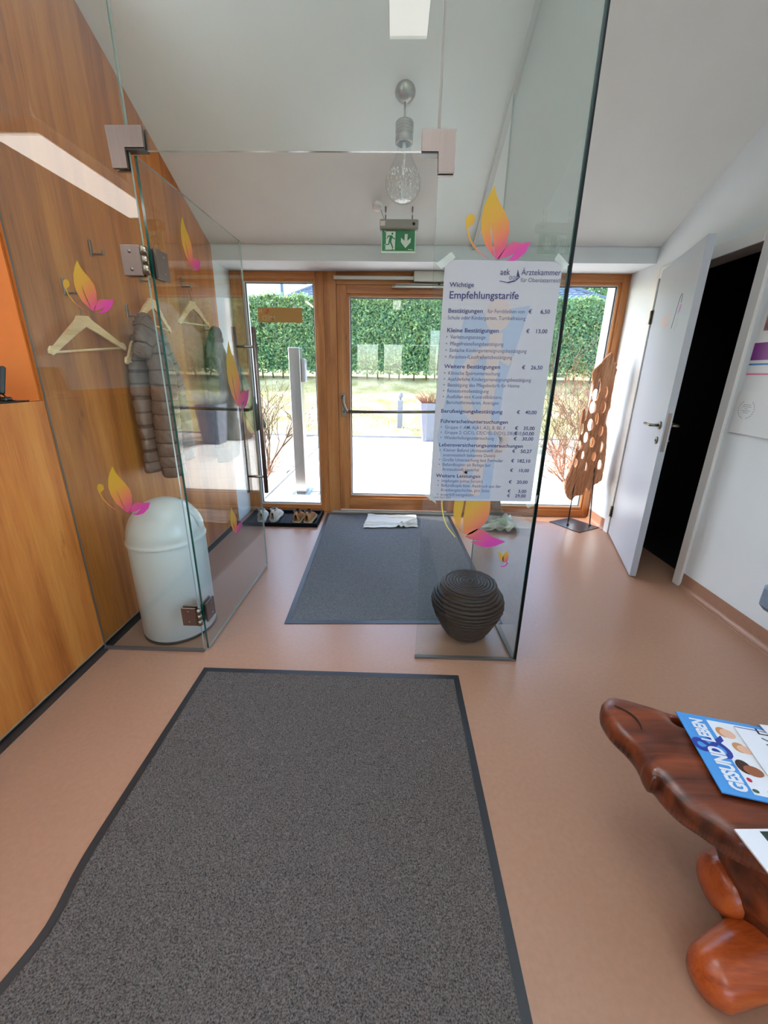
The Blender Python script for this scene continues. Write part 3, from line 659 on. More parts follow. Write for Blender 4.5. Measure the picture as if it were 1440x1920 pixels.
lg.poly([(0.455, PYF, 1.758), (0.468, PYF, 1.757), (0.457, PYF, 1.783)])
lg.build('logo_print', M['ink'], po, kind='stuff')
bold('Bestätigungen', 0.205, 1.632); thin('für Fernbleiben von', 0.358, 1.632); thin('Schule oder Kindergarten, Turnbefreiung', 0.205, 1.608); price('6,50', 1.632)
bold('Kleine Bestätigungen', 0.205, 1.562); price('13,00', 1.562)
def bullets(lst, z, dz):
    for s in lst:
        if s[0] == ' ': thin(s.strip(), 0.220, z)
        else: thin('•', 0.203, z); thin(s, 0.220, z)
        z -= dz
bullets(['Verletzungsanzeige', 'Pflegefreistellungsbestätigung', 'Einfache Kindergarteneignungsbestätigung', 'Parasiten-/Lausfreiheitsbestätigung'], 1.538, 0.0245)
bold('Weitere Bestätigungen', 0.203, 1.427); price('26,50', 1.427)
bullets(['Klinische Sportuntersuchung', 'Ausführliche Kindergarteneignungsbestätigung', 'Bestätigung des Pflegebedarfs für Heime', 'Reisestornobestätigung', 'Ausfüllen von Kontrollblättern,', ' Berichtsformularen, Anträgen'], 1.402, 0.0232)
bold('Berufseignungsbestätigung', 0.200, 1.250); price('40,00', 1.250)
bold('Führerscheinuntersuchungen', 0.200, 1.208)
for i, (s, p_) in enumerate((('Gruppe 1: AM, A(A1, A2), B, BE, F', '35,00'), ('Gruppe 2: C(C1), CE(C1E), D(D1), DE(D1E)', '50,00'), ('Wiederholungsuntersuchung', '30,00'))):
    z = 1.184-0.0222*i; bullets([s], z, 0); price(p_, z)
bold('Lebensversicherungsuntersuchungen', 0.199, 1.108)
bullets(['Kleiner Befund (Arztauskunft über', ' anamnestisch bekannte Daten)', 'Große Untersuchung laut Formular', 'Befundkopien als Beilage zur', ' Arztauskunft pauschal'], 1.086, 0.0212)
price('50,27', 1.086); price('182,10', 1.0436); price('10,00', 1.0012)
bold('Weitere Leistungen', 0.195, 0.971)
bullets(['Impfungen (ohne Serum)', 'Befundkopie bzw. Ausdruck aus der', ' Krankengeschichte, pro Seite', 'e-card-Ersatzgebühr'], 0.949, 0.0212)
price('20,00', 0.949); price('3,00', 0.9066); price('29,00', 0.8854)
PYF -= 0; tx(kg, 'Stand: April 2024', 0.185, 0.874, 0.0115)
tape = mat('clear_tape', rgb(205, 212, 208), 0.3)
tape.node_tree.nodes['Principled BSDF'].inputs['Alpha'].default_value = 0.5
k = MB()
for pts in ([(0.150, 1.80), (0.205, 1.838), (0.222, 1.82), (0.17, 1.78)], [(0.588, 1.815), (0.60, 1.838), (0.645, 1.80), (0.632, 1.785)], [(0.150, 0.93), (0.180, 0.905), (0.205, 0.845), (0.150, 0.885)], [(0.60, 0.85), (0.65, 0.90), (0.648, 0.86), (0.615, 0.835)]):
    k = MB(); k.poly([(x, PY-0.0016, z) for x, z in pts]); k.build('tape', tape, po)

# ------------------------------------------------------------------ ceiling things
pd = thing('pendant_lamp', 'pendant lamp shaped like a giant clear light bulb on a nickel socket', 'lamp', (0.029, 2.634, 2.35))
px, py = 0.029, 2.634; pz = zc(py)
nrm = Vector((0, 0.535, 1)).normalized(); RM = Vector((0, 0, 1)).rotation_difference(nrm).to_matrix().to_4x4()
k = MB(); k.lathe([(0.0, -0.045), (0.012, -0.044), (0.030, -0.036), (0.045, -0.022), (0.0545, -0.004), (0.0545, 0.0)], (px, py, pz), 32, M=RM); k.build('canopy', M['nickel'], pd)
MB().tube([(px, py, pz-0.03), (px, py, 2.70)], 0.0055, 10).build('rod', M['nickel'], pd)
prof = [(0.0, 2.722), (0.030, 2.722), (0.046, 2.714)]
for i in range(4): prof += [(0.0495, 2.708-0.013*i), (0.0495, 2.703-0.013*i), (0.0462, 2.700-0.013*i), (0.0462, 2.697-0.013*i)]
prof += [(0.0485, 2.655), (0.0485, 2.618), (0.040, 2.617)]
MB().lathe(prof, (px, py, 0), 36).build('socket', M['nickel'], pd)
gb = glass('bulb_glass', (0.97, 0.98, 0.98, 1), 0.02, 1.45)
prof = [(0.036, 2.625), (0.0375, 2.60), (0.042, 2.575), (0.055, 2.54), (0.078, 2.50), (0.094, 2.465), (0.099, 2.435), (0.094, 2.400), (0.078, 2.370), (0.052, 2.351), (0.022, 2.3435), (0.0005, 2.3425)]
prof = [(max(p.x, 0.0005), p.y) for p in smooth_open([(a, b, 0) for a, b in prof], 3)]
MB().lathe(prof[::-1], (px, py, 0), 40).build('bulb', gb, pd)
# frosted crackle in the lower half of the bulb and the little lamp holder inside
k = MB()
for _ in range(900):
    a = random.uniform(0, 2*PI); t = random.uniform(-1.25, 0.45); r = 0.0955*math.cos(t*0.95)
    p0 = Vector((px+r*math.cos(a), py+r*math.sin(a), 2.435+0.092*math.sin(t))); l = random.uniform(0.004, 0.014); w = 0.0016
    q = Vector((-math.sin(a), math.cos(a), 0)); k.poly([p0-q*w, p0+q*w, p0+q*w*.4+Vector((0, 0, l)), p0-q*w*.4+Vector((0, 0, l))])
k.build('crackle', mat('frosted_white', rgb(236, 238, 240), 0.4), pd, kind='stuff')
k = MB(); k.tube([(px, py, 2.62), (px, py, 2.545)], 0.010, 12); k.tube([(px, py, 2.545), (px, py, 2.505)], [0.008, 0.006], 10); k.build('lamp_holder', M['white'], pd)

ex = thing('exit_sign', 'green and white emergency exit sign with running man and down arrow', 'sign', (0.013, 3.226, 2.27))
ey = 3.226
MB().bbox(-0.123, 0.152, ey-0.028, ey+0.028, 2.386, 2.447, 0.006).build('sign_housing', mat('housing_grey', rgb(150, 147, 140), 0.5), ex)
k = MB(); k.bbox(-0.119, -0.085, ey-0.0295, ey-0.0275, 2.405, 2.435, .0005); k.build('logo_patch', mat('pale_label', rgb(222, 210, 196), 0.5), ex)
k = MB(); k.tube([(0.118, ey-0.030, 2.418), (0.118, ey-0.027, 2.418)], 0.010, 12); k.build('test_button', M['black'], ex)
MB().bbox(-0.113, 0.136, ey-0.006, ey+0.006, 2.246, 2.386, 0.002).build('sign_plate', mat('luminous_white', rgb(206, 232, 212), 0.35), ex)
gr = mat('sign_green', rgb(0, 122, 62), 0.4)
sx0, sx1, sz0, sz1 = -0.106, 0.129, 2.255, 2.383
k = MB(); k.poly([(sx0, ey-0.0066, sz0), (sx1, ey-0.0066, sz0), (sx1, ey-0.0066, sz1), (sx0, ey-0.0066, sz1)]); k.build('green_print', gr, ex)
def sg(u, v, y): return (sx0+(u-250)/890*(sx1-sx0), y, sz1-(v-755)/525*(sz1-sz0))
wh = mat('sign_white', rgb(222, 234, 224), 0.4)
k = MB(); yy = ey-0.0070
for q in ([(355, 780), (615, 780), (600, 1250), (560, 1255), (550, 1215), (500, 1250), (340, 1250), (345, 1135), (310, 1140), (330, 1105), (355, 1095)], [(305, 762), (350, 762), (325, 810)],
          [(865, 845), (945, 845), (938, 1018), (1035, 935), (1030, 1050), (890, 1205), (765, 1050), (765, 935), (862, 1018)], [(962, 1232), (1090, 1238), (1090, 1256), (962, 1250)]):
    place(k, curve_mesh([[(sg(u, v, 0)[0], sg(u, v, 0)[2]) for u, v in q]]), (0, yy, 0), (1, 0, 0), (0, 0, 1))
k.build('pictogram_print', wh, ex)
k = MB(); yy = ey-0.0074
for q in ([(375, 970), (400, 890), (440, 880), (520, 880), (545, 925), (600, 960), (605, 985), (580, 985), (525, 945), (505, 1010), (500, 1040), (565, 1205), (535, 1215), (462, 1060), (440, 1125), (330, 1135), (335, 1105), (415, 1100), (440, 980), (455, 910), (415, 925), (398, 970)],
          [(528+27*math.cos(a), 838+30*math.sin(a)) for a in np.linspace(0, 2*PI, 16)[:-1]]):
    place(k, curve_mesh([[(sg(u, v, 0)[0], sg(u, v, 0)[2]) for u, v in q]]), (0, yy, 0), (1, 0, 0), (0, 0, 1))
k.build('running_man_print', gr, ex)
for x in (-0.083, 0.107):
    k = MB(); k.tube([(x, ey, 2.445), (x, ey, 2.478)], 0.0042, 8); k.tube([(x, ey, 2.478), (x, ey, 2.50)], 0.0012, 6); k.tube([(x, ey, 2.497), (x, ey, zc(ey)+0.005)], [0.005, 0.006], 8)
    k.build('hanger_rod', M['steel'], ex)
k = MB(); k.lathe([(0.0, -0.028), (0.026, -0.026), (0.034, -0.018), (0.036, 0.0)], (-0.143, 3.215, zc(3.215)), 24, M=RM); k.build('cable_cap', M['white'], ex)
MB().tube(smooth_open([(-0.118, 3.215, 2.508), (-0.105, 3.22, 2.48), (-0.095, ey, 2.46), (-0.088, ey, 2.445)], 5), 0.0022, 6).build('cable', M['grey'], ex)

# linear luminaires (seen mirrored in the glass; hall lamp and upward lights added for fill)
lampm = emit('lit_diffuser', (1.0, 0.97, 0.93, 1), LAMP)
def luminaire(label, x0, x1, y0, y1, z, susp):
    t = thing('linear_lamp', label, 'lamp', ((x0+x1)/2, (y0+y1)/2, z))
    MB().bbox(x0-0.006, x1+0.006, y0-0.006, y1+0.006, z+0.004, z+0.07, 0.003).build('housing', M['whitemetal'], t)
    k = MB(); k.poly([(x0, y0, z), (x0, y1, z), (x1, y1, z), (x1, y0, z)]); k.build('diffuser', lampm, t)
    for y in (y0+0.15, y1-0.15):
        k = MB(); k.tube([((x0+x1)/2, y, z+0.07), ((x0+x1)/2, y, min(zc(y), zc(RIDGE)-0.4*(RIDGE-y))-0.005)], 0.0015, 6); k.build('wire', M['steel'], t)
    al = bpy.data.lights.new('fill_uplight', 'AREA'); al.shape = 'RECTANGLE'; al.size = x1-x0; al.size_y = y1-y0; al.energy = FILL_UPLIGHT if susp else FILL_UPLIGHT*0.3; al.color = (0.86, 0.94, 1.0)  # upward light added as fill, bounced off the ceiling
    ao = bpy.data.objects.new('fill_uplight', al); COL.objects.link(ao); ao.parent = t; ao.location = (0, 0, 0.085); ao.rotation_euler = (PI, 0, 0)
    return t
luminaire('white linear lamp hanging above the entrance mat, mirrored in the glass over the door', -0.056, 0.128, 0.80, 1.56, 3.0, True)
luminaire('unseen white linear lamp added deep in the hall for fill light', -0.056, 0.128, -3.2, -1.9, 3.0, True)  # unseen lamp added to brighten the lintel
luminaire('white linear lamp hanging in the reception behind the hatch, mirrored in the left pane', -2.06, -1.80, -0.1, 0.98, 2.52, True)
# warm strip light under the hatch head
al = bpy.data.lights.new('hatch_light', 'AREA'); al.shape = 'RECTANGLE'; al.size = 0.06; al.size_y = 1.15; al.energy = 8; al.color = (1.0, 0.66, 0.34)
t = thing('strip_lamp', 'warm strip lamp hanging over the reception hatch sill, out of view', 'lamp', (XL-0.20, -0.8, 2.70))
for y in (-1.3, -0.3):
    k = MB(); k.tube([(XL-0.2, y, 2.745), (XL-0.2, y, min(zc(y), zc(RIDGE)-0.4*(RIDGE-y))-0.005)], 0.0015, 6); k.build('wire', M['steel'], t)
ao = bpy.data.objects.new('hatch_light', al); COL.objects.link(ao); ao.parent = t; ao.location = (0, 0, -0.004)
MB().bbox(XL-0.24, XL-0.16, -1.4, -0.2, 2.698, 2.745, 0.003).build('housing', M['whitemetal'], t)

# ------------------------------------------------------------------ mats
def carpet(label, x0, x1, y0, y1, c_d, c_l, border, cell, amp, warp=None, group=None, bm=None):
    t = thing('door_mat', label, 'mat', ((x0+x1)/2, (y0+y1)/2, 0))
    wf = warp or (lambda x, y: (x, y))
    k = MB(); N = 40
    def strip(xa, xb, ya, yb, n):
        for i in range(n):
            if xb-xa < yb-ya:
                a = ya+(yb-ya)*i/n; b = ya+(yb-ya)*(i+1)/n; q = [(xa, a), (xb, a), (xb, b), (xa, b)]
            else:
                a = xa+(xb-xa)*i/n; b = xa+(xb-xa)*(i+1)/n; q = [(a, ya), (b, ya), (b, yb), (a, yb)]
            top = [(*wf(*p), 0.0035) for p in q]; bo = [(*wf(*p), 0.0002) for p in q]
            k.add(top+bo, [(0, 1, 2, 3), (0, 4, 5, 1), (1, 5, 6, 2), (2, 6, 7, 3), (3, 7, 4, 0)])
    strip(x0, x0+border, y0, y1, N); strip(x1-border, x1, y0, y1, N); strip(x0+border, x1-border, y0, y0+border, N); strip(x0+border, x1-border, y1-border, y1, N)
    k.build('rubber_edge', bm or M['rubber'], t)
    gx0, gx1, gy0, gy1 = x0+border, x1-border, y0+border, y1-border
    nx = int((gx1-gx0)/cell); ny = int((gy1-gy0)/cell)
    X, Y = np.meshgrid(np.linspace(gx0, gx1, nx), np.linspace(gy0, gy1, ny)); X = X.ravel(); Y = Y.ravel()
    h = vnoise(X/(cell*2.0)+3*vnoise(X/0.02, Y/0.02, 3), Y/(cell*2.0)+3*vnoise(X/0.02, Y/0.02, 9), 5)
    h = np.abs(h-0.5)*2; h = np.clip(h*1.6, 0, 1)
    Z = 0.0045+amp*h
    edge = np.minimum.reduce([X-gx0, gx1-X, Y-gy0, gy1-Y]); Z = np.where(edge < cell*0.6, 0.003, Z)
    XY = np.array([wf(a, b) for a, b in zip(X, Y)]) if warp else np.column_stack([X, Y])
    V = np.column_stack([XY, Z]); I = np.arange(nx*ny).reshape(ny, nx)
    F = np.column_stack([I[:-1, :-1].ravel(), I[:-1, 1:].ravel(), I[1:, 1:].ravel(), I[1:, :-1].ravel()])
    mm = mat('carpet_pile', c_d, 0.95, vscale=260, color2=c_l, bump=0.6, bscale=420, spec=0.1)
    o = npmesh('carpet_pile', V, F, mm, t, smooth=True, kind='stuff'); return t
def curl(x, y):            # the near left corner of the mat lies wavy
    s = max(0, min(1, (-0.55-x)/0.36)); dx = 0.022*s*math.exp(-((y-0.60)/0.10)**2) - 0.014*s*math.exp(-((y-0.44)/0.10)**2)
    return (x+dx, y)
carpet('grey brown carpet mat with black rubber edge in the foreground', -0.909, 0.346, 0.10, 1.545, rgb(42, 39, 38), rgb(116, 108, 104), 0.026, 0.0042, 0.0042, curl)
def skew(x, y): return (x-0.062*(y-1.93)/1.9, y+x*0.046*max(0, (3.8-y)/1.86))
carpet('blue grey carpet mat inside the glass lobby in front of the entrance door', -0.61, 0.675, 1.941, 3.80, rgb(64, 66, 70), rgb(122, 124, 128), 0.03, 0.0075, 0.003, skew)

# ------------------------------------------------------------------ waste bin
bn = thing('waste_bin', 'tall white round waste bin with domed lid behind the left glass pane', 'bin', (-1.20, 1.885, 0))
bx, by, br = -1.20, 1.885, 0.187
cw = mat('white_bin_paint', rgb(202, 199, 194), 0.28, spec=0.6); 
MB().lathe([(0.0, 0.001), (br-0.006, 0.001), (br+0.001, 0.004), (br+0.001, 0.018), (br-0.004, 0.020)], (bx, by, 0), 48).build('base_ring', M['rubber'], bn)
MB().lathe([(br-0.004, 0.015), (br, 0.022), (br, 0.548), (br-0.004, 0.556)], (bx, by, 0), 64).build('bin_body', cw, bn)
dome = [(br+0.005, 0.548), (br+0.006, 0.560), (br+0.002, 0.566)] + [((br+0.0)*math.cos(a), 0.566+0.205*math.sin(a)) for a in np.linspace(0.03, PI/2, 22)]
MB().lathe([(max(r, .0006), z) for r, z in dome], (bx, by, 0), 64).build('dome_lid', cw, bn)
# push flap: a curved rectangle proud of the dome, facing the lobby
k = MB(); ca = math.radians(38); G = []
for i in range(9):
    for j in range(9):
        a = ca+math.radians(-40+80*j/8); e = math.radians(14+44*i/8); r = br+0.0035
        G.append((bx+r*math.cos(e)*math.cos(a), by+r*math.cos(e)*math.sin(a), 0.566+(0.205+.0035)*math.sin(e)))
k.add(G, [(i*9+j, i*9+j+1, (i+1)*9+j+1, (i+1)*9+j) for i in range(8) for j in range(8)], 0, True)
k.build('push_flap', cw, bn)

# ------------------------------------------------------------------ coiled basket
bs = thing('coiled_basket', 'dark brown coiled rope basket with spiral lid in the glass corner', 'basket', (0.434, 1.885, 0))
bkm = mat('dark_rope', rgb(24, 16, 15), 0.42, var=0.35, vscale=160, bump=0.8, bscale=320, spec=0.4)
kx, ky = 0.434, 1.885
prof = smooth_open([(0.098, 0.014, 0), (0.122, 0.05, 0), (0.153, 0.11, 0), (0.178, 0.165, 0), (0.188, 0.210, 0), (0.180, 0.248, 0), (0.160, 0.272, 0), (0.145, 0.284, 0)], 8)
ls = [0]
for a, b in zip(prof[:-1], prof[1:]): ls.append(ls[-1]+(b-a).length)
def coil(length_pts, lens, pitch, r0, name, parent, zoff=0, seg=36):
    tot = lens[-1]; turns = tot/pitch; n = int(turns*seg); P = []
    for i in range(n+1):
        s = tot*i/n; j = np.searchsorted(lens, s); j = min(max(j, 1), len(lens)-1)
        f = (s-lens[j-1])/max(lens[j]-lens[j-1], 1e-9); p = length_pts[j-1].lerp(length_pts[j], f); a = 2*PI*turns*i/n
        rr = p.x+0.0015*math.sin(a*11+i)
        P.append((kx+rr*math.cos(a), ky+rr*math.sin(a), p.y+zoff))
    rs = [r0*(0.9+0.14*((i % 2))) for i in range(len(P))]
    MB().tube(P, rs, 7).build(name, bkm, parent)
coil(prof, ls, 0.0215, 0.0118, 'basket_wall', bs)
MB().lathe([(0.0, 0.004), (0.095, 0.004), (0.118, 0.05), (0.150, 0.11), (0.184, 0.210), (0.156, 0.27), (0.138, 0.30)], (kx, ky, 0), 40).build('lining', M['black'], bs)
lp = [Vector((0.004, 0.327, 0)), Vector((0.06, 0.326, 0)), Vector((0.142, 0.321, 0)), Vector((0.1445, 0.312, 0)), Vector((0.1445, 0.297, 0))]; ll = [0]
for a, b in zip(lp[:-1], lp[1:]): ll.append(ll[-1]+(b-a).length)
coil(lp, ll, 0.0172, 0.0094, 'lid', bs)
MB().lathe([(0.0005, 0.322), (0.14, 0.316), (0.14, 0.295)], (kx, ky, 0), 40).build('lid_lining', M['black'], bs)

# ------------------------------------------------------------------ coat hooks, hangers, jackets
def coat_hook(y, z, label):
    t = thing('coat_hook', label, 'hook', (XL, y, z), 'coat hooks on the wood wall')
    MB().bbox(XL, XL+0.006, y-0.009, y+0.009, z-0.035, z+0.035, 0.002).build('backplate', M['steel'], t)
    k = MB(); k.bbox(XL+0.005, XL+0.062, y-0.008, y+0.008, z-0.030, z-0.023, 0.002); k.bbox(XL+0.056, XL+0.062, y-0.008, y+0.008, z-0.024, z-0.008, 0.002); k.build('hook_arm', M['steel'], t)
HK = [(1.905, 1.755, 'steel coat hook carrying the wooden hanger nearest the white bin'), (2.125, 1.965, 'empty upper steel coat hook left of the glass door hinge'), (2.325, 1.715, 'lower steel coat hook carrying the taupe quilted jacket'),
      (2.50, 1.925, 'upper steel coat hook carrying the hanger behind the glass door hinge'), (2.985, 1.99, 'upper steel coat hook farthest along the wood wall, bare'), (3.245, 1.735, 'lower steel coat hook near the window carrying the olive jacket')]
for h in HK: coat_hook(*h)
beech = wood('hanger_wood', rgb(196, 150, 100), rgb(222, 180, 130), rgb(236, 204, 160), 'Y', 2.0, 0.5)
wire = M['steel']
def hanger(y, zhook, x, label, tilt=0.0, rot=0.0, half=0.225):
    """wooden clothes hanger under a hook; arms run along y"""
    t = thing('clothes_hanger', label, 'hanger', (x, y, zhook), 'wooden hangers')
    R = Matrix.Translation((x, y, zhook)) @ Matrix.Rotation(rot, 4, 'Z') @ Matrix.Rotation(tilt, 4, 'X')
    T = lambda yy, zz, xx=0.0: R @ Vector((xx, yy, zz))
    k = MB(); hk = [(0.012, -0.012), (0.021, 0.0), (0.016, 0.014), (0.0, 0.019), (-0.015, 0.011), (-0.018, -0.006), (-0.006, -0.030), (0.0, -0.055), (0.0, -0.085)]
    k.tube(smooth_open([T(a, b) for a, b in hk], 5), 0.0019, 8); k.build('wire_hook', wire, t)
    up = [(-0.030, -0.075), (0.030, -0.075), (0.045, -0.093), (0.10, -0.130), (half-0.03, -0.196), (half-0.012, -0.196), (half, -0.210), (half+0.004, -0.225), (half-0.008, -0.234), (half-0.05, -0.212), (0.06, -0.150), (0.0, -0.122)]
    up = up + [(-a, b) for a, b in up[-2:5:-1]] + [(-half+0.012, -0.196), (-half+0.03, -0.196), (-0.10, -0.130), (-0.045, -0.093)]
    k = MB(); k.prism([T(a, b, -0.006) for a, b in up], R.to_3x3() @ Vector((0.012, 0, 0))); o = k.build('hanger_arms', beech, t)
    k = MB(); k.tube([T(-half+0.012, -0.222), T(half-0.012, -0.222)], 0.0052, 10); k.build('trouser_bar', beech, t); return t
hanger(1.905, 1.712, XL+0.05, 'empty wooden hanger behind the left glass pane above the white bin', math.radians(6), math.radians(-4))
hanger(2.50, 1.880, XL+0.05, 'empty wooden hanger on the upper hook seen through the glass door edge', math.radians(-3), math.radians(6), 0.205)
hanger(2.325, 1.672, XL+0.032, 'wooden hanger whose tip shows at the left shoulder of the taupe quilted jacket', math.radians(2), math.radians(10), 0.19)
hanger(2.985, 1.947, XL+0.05, 'empty wooden hanger at the far end of the wood wall', math.radians(3), math.radians(-3), 0.205)

def quilted(mb, path, rx, ry, rings, amp, n=28, up=(0, 1, 0), seed=1, fold=0.0):
    """quilted tube: path points, half widths along `up` and across; puffs between seams"""
    pts = smooth_open(path, 26); k = len(pts); v = []; up = Vector(up)
    for i, p in enumerate(pts):
        s = i/(k-1); t = (pts[min(i+1, k-1)]-pts[max(i-1, 0)]).normalized()
        N = (up-t*up.dot(t)).normalized(); B = t.cross(N)
        f = s*(len(rx)-1); j = min(int(f), len(rx)-2); f -= j
        a0 = rx[j]*(1-f)+rx[j+1]*f; b0 = ry[j]*(1-f)+ry[j+1]*f
        puff = amp*abs(math.sin(PI*rings*s))**0.33
        for q in range(n):
            a = 2*PI*q/n; ca, sa = math.cos(a), math.sin(a)
            e = 0.75
            cx_ = math.copysign(abs(ca)**e, ca); sy_ = math.copysign(abs(sa)**e, sa)
            w = fold*(math.sin(a*3+s*7+seed)*0.6+math.sin(a*5-s*11+seed*2)*0.4)
            wr = 0.0035*math.sin(q*1.7+i*0.9+seed)*(0.5+0.5*math.sin(i*0.37))
            v.append(p + N*(cx_*(a0+puff+w+wr)) + B*(sy_*(b0+puff+w+wr)))
    f = [(i*n+q, i*n+(q+1) % n, (i+1)*n+(q+1) % n, (i+1)*n+q) for i in range(k-1) for q in range(n)]
    f += [tuple(range(n))[::-1], tuple((k-1)*n+q for q in range(n))]
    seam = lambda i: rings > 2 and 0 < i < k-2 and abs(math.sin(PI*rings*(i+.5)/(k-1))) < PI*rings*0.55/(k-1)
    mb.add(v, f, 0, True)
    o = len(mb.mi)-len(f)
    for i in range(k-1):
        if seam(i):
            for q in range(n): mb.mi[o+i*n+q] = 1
taupe = mat('taupe_nylon', rgb(106, 84, 75), 0.42, var=0.10, vscale=25, bump=0.35, bscale=70, spec=0.45, bdist=0.006)
tseam = mat('taupe_seam_shade', rgb(62, 46, 41), 0.6)  # darker seam rows: thread colour with the seam shadow painted in
jk = thing('quilted_jacket', 'taupe quilted down jacket hanging by its collar on the wood wall', 'jacket', (XL+0.08, 2.30, 1.66))
X_ = XL+0.085
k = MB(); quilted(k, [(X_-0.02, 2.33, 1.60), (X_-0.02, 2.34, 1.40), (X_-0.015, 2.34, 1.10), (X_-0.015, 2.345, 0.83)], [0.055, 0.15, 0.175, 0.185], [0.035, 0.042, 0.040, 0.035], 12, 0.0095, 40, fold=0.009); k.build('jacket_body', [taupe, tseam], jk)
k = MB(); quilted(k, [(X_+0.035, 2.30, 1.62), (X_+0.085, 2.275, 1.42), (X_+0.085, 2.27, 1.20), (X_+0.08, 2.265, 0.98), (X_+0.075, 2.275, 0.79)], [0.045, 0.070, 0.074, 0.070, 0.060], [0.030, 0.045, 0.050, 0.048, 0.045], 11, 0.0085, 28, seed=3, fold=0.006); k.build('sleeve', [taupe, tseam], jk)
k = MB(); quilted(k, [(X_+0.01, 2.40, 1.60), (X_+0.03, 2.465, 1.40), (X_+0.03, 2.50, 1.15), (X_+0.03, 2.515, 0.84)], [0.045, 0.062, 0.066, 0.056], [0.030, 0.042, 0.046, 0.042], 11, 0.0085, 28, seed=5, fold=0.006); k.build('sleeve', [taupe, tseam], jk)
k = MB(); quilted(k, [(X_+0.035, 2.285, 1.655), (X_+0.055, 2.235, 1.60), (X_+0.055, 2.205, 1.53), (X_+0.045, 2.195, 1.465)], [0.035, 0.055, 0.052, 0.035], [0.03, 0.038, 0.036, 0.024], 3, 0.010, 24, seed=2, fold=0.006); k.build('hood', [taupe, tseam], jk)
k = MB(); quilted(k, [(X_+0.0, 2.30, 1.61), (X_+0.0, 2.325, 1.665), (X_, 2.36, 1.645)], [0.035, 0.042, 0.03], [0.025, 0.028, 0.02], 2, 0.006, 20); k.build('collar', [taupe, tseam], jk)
olive = mat('olive_cloth', rgb(52, 58, 44), 0.7, var=0.12, vscale=30, bump=0.3, bscale=60, bdist=0.006)
oj = thing('olive_jacket', 'dark olive jacket on the wood wall with one sleeve sticking out towards the window', 'jacket', (XL+0.08, 3.27, 1.66))
k = MB(); quilted(k, [(XL+0.07, 3.25, 1.66), (XL+0.09, 3.25, 1.40), (XL+0.09, 3.24, 1.05), (XL+0.09, 3.24, 0.69)], [0.05, 0.17, 0.17, 0.18], [0.04, 0.06, 0.06, 0.05], 1, 0.004, 40, fold=0.018); k.build('jacket_body', olive, oj)
k = MB(); quilted(k, [(XL+0.12, 3.30, 1.50), (XL+0.18, 3.32, 1.38), (XL+0.26, 3.33, 1.15), (XL+0.345, 3.34, 0.93)], [0.060, 0.072, 0.068, 0.055], [0.060, 0.066, 0.062, 0.052], 1, 0.003, 24, up=(0, 1, 0), seed=4, fold=0.004); k.build('sleeve', olive, oj)
k = MB(); quilted(k, [(XL+0.10, 3.13, 1.50), (XL+0.12, 3.08, 1.30), (XL+0.12, 3.06, 1.05), (XL+0.12, 3.06, 0.82)], [0.05, 0.056, 0.05, 0.045], [0.045, 0.05, 0.046, 0.042], 1, 0.003, 24, seed=6, fold=0.004); k.build('sleeve', olive, oj)
k = MB(); quilted(k, [(XL+0.05, 3.235, 1.60), (XL+0.075, 3.245, 1.68), (XL+0.08, 3.285, 1.69), (XL+0.09, 3.31, 1.62)], [0.04, 0.045, 0.04, 0.03], [0.03, 0.035, 0.03, 0.02], 1, 0.003, 20); k.build('hood', olive, oj)

# ------------------------------------------------------------------ boot tray with shoes
ty = thing('boot_tray', 'black plastic boot tray under the left window with shoes in it', 'tray', (-1.02, 3.60, 0))
trm = mat('black_gloss_plastic', rgb(10, 12, 15), 0.55, spec=0.08)
tx0, tx1, ty0, ty1 = -1.42, -0.70, 3.40, 3.80
k = MB(); k.bbox(tx0+0.02, tx1-0.02, ty0+0.02, ty1-0.02, 0.001, 0.006, 0.001)
for i in range(9):
    x = tx0+0.07+i*0.072; k.bbox(x, x+0.012, ty0+0.05, ty1-0.05, 0.0055, 0.0085, 0.001)
k.build('tray_floor', trm, ty)
k = MB(); op = smooth_closed([(tx0, ty0), (tx1, ty0), (tx1, ty1), (tx0, ty1)], 1)
for a, b in (((tx0, ty0), (tx1, ty0)), ((tx1, ty0), (tx1, ty1)), ((tx1, ty1), (tx0, ty1)), ((tx0, ty1), (tx0, ty0))):
    d = Vector((b[0]-a[0], b[1]-a[1], 0)).normalized(); n_ = Vector((-d.y, d.x, 0))
    pr_ = [(0.0, 0.0), (0.003, 0.030), (0.010, 0.036), (0.022, 0.034), (0.030, 0.006), (0.03, 0.001)]
    A = Vector((*a, 0)); B = Vector((*b, 0))
    k.add([A+n_*u+d*u*1.0+Vector((0, 0, w)) for u, w in pr_]+[B+n_*u-d*u*1.0+Vector((0, 0, w)) for u, w in pr_], [(i, i+1, len(pr_)+i+1, len(pr_)+i) for i in range(len(pr_)-1)], 0, False)
k.build('tray_rim', trm, ty)
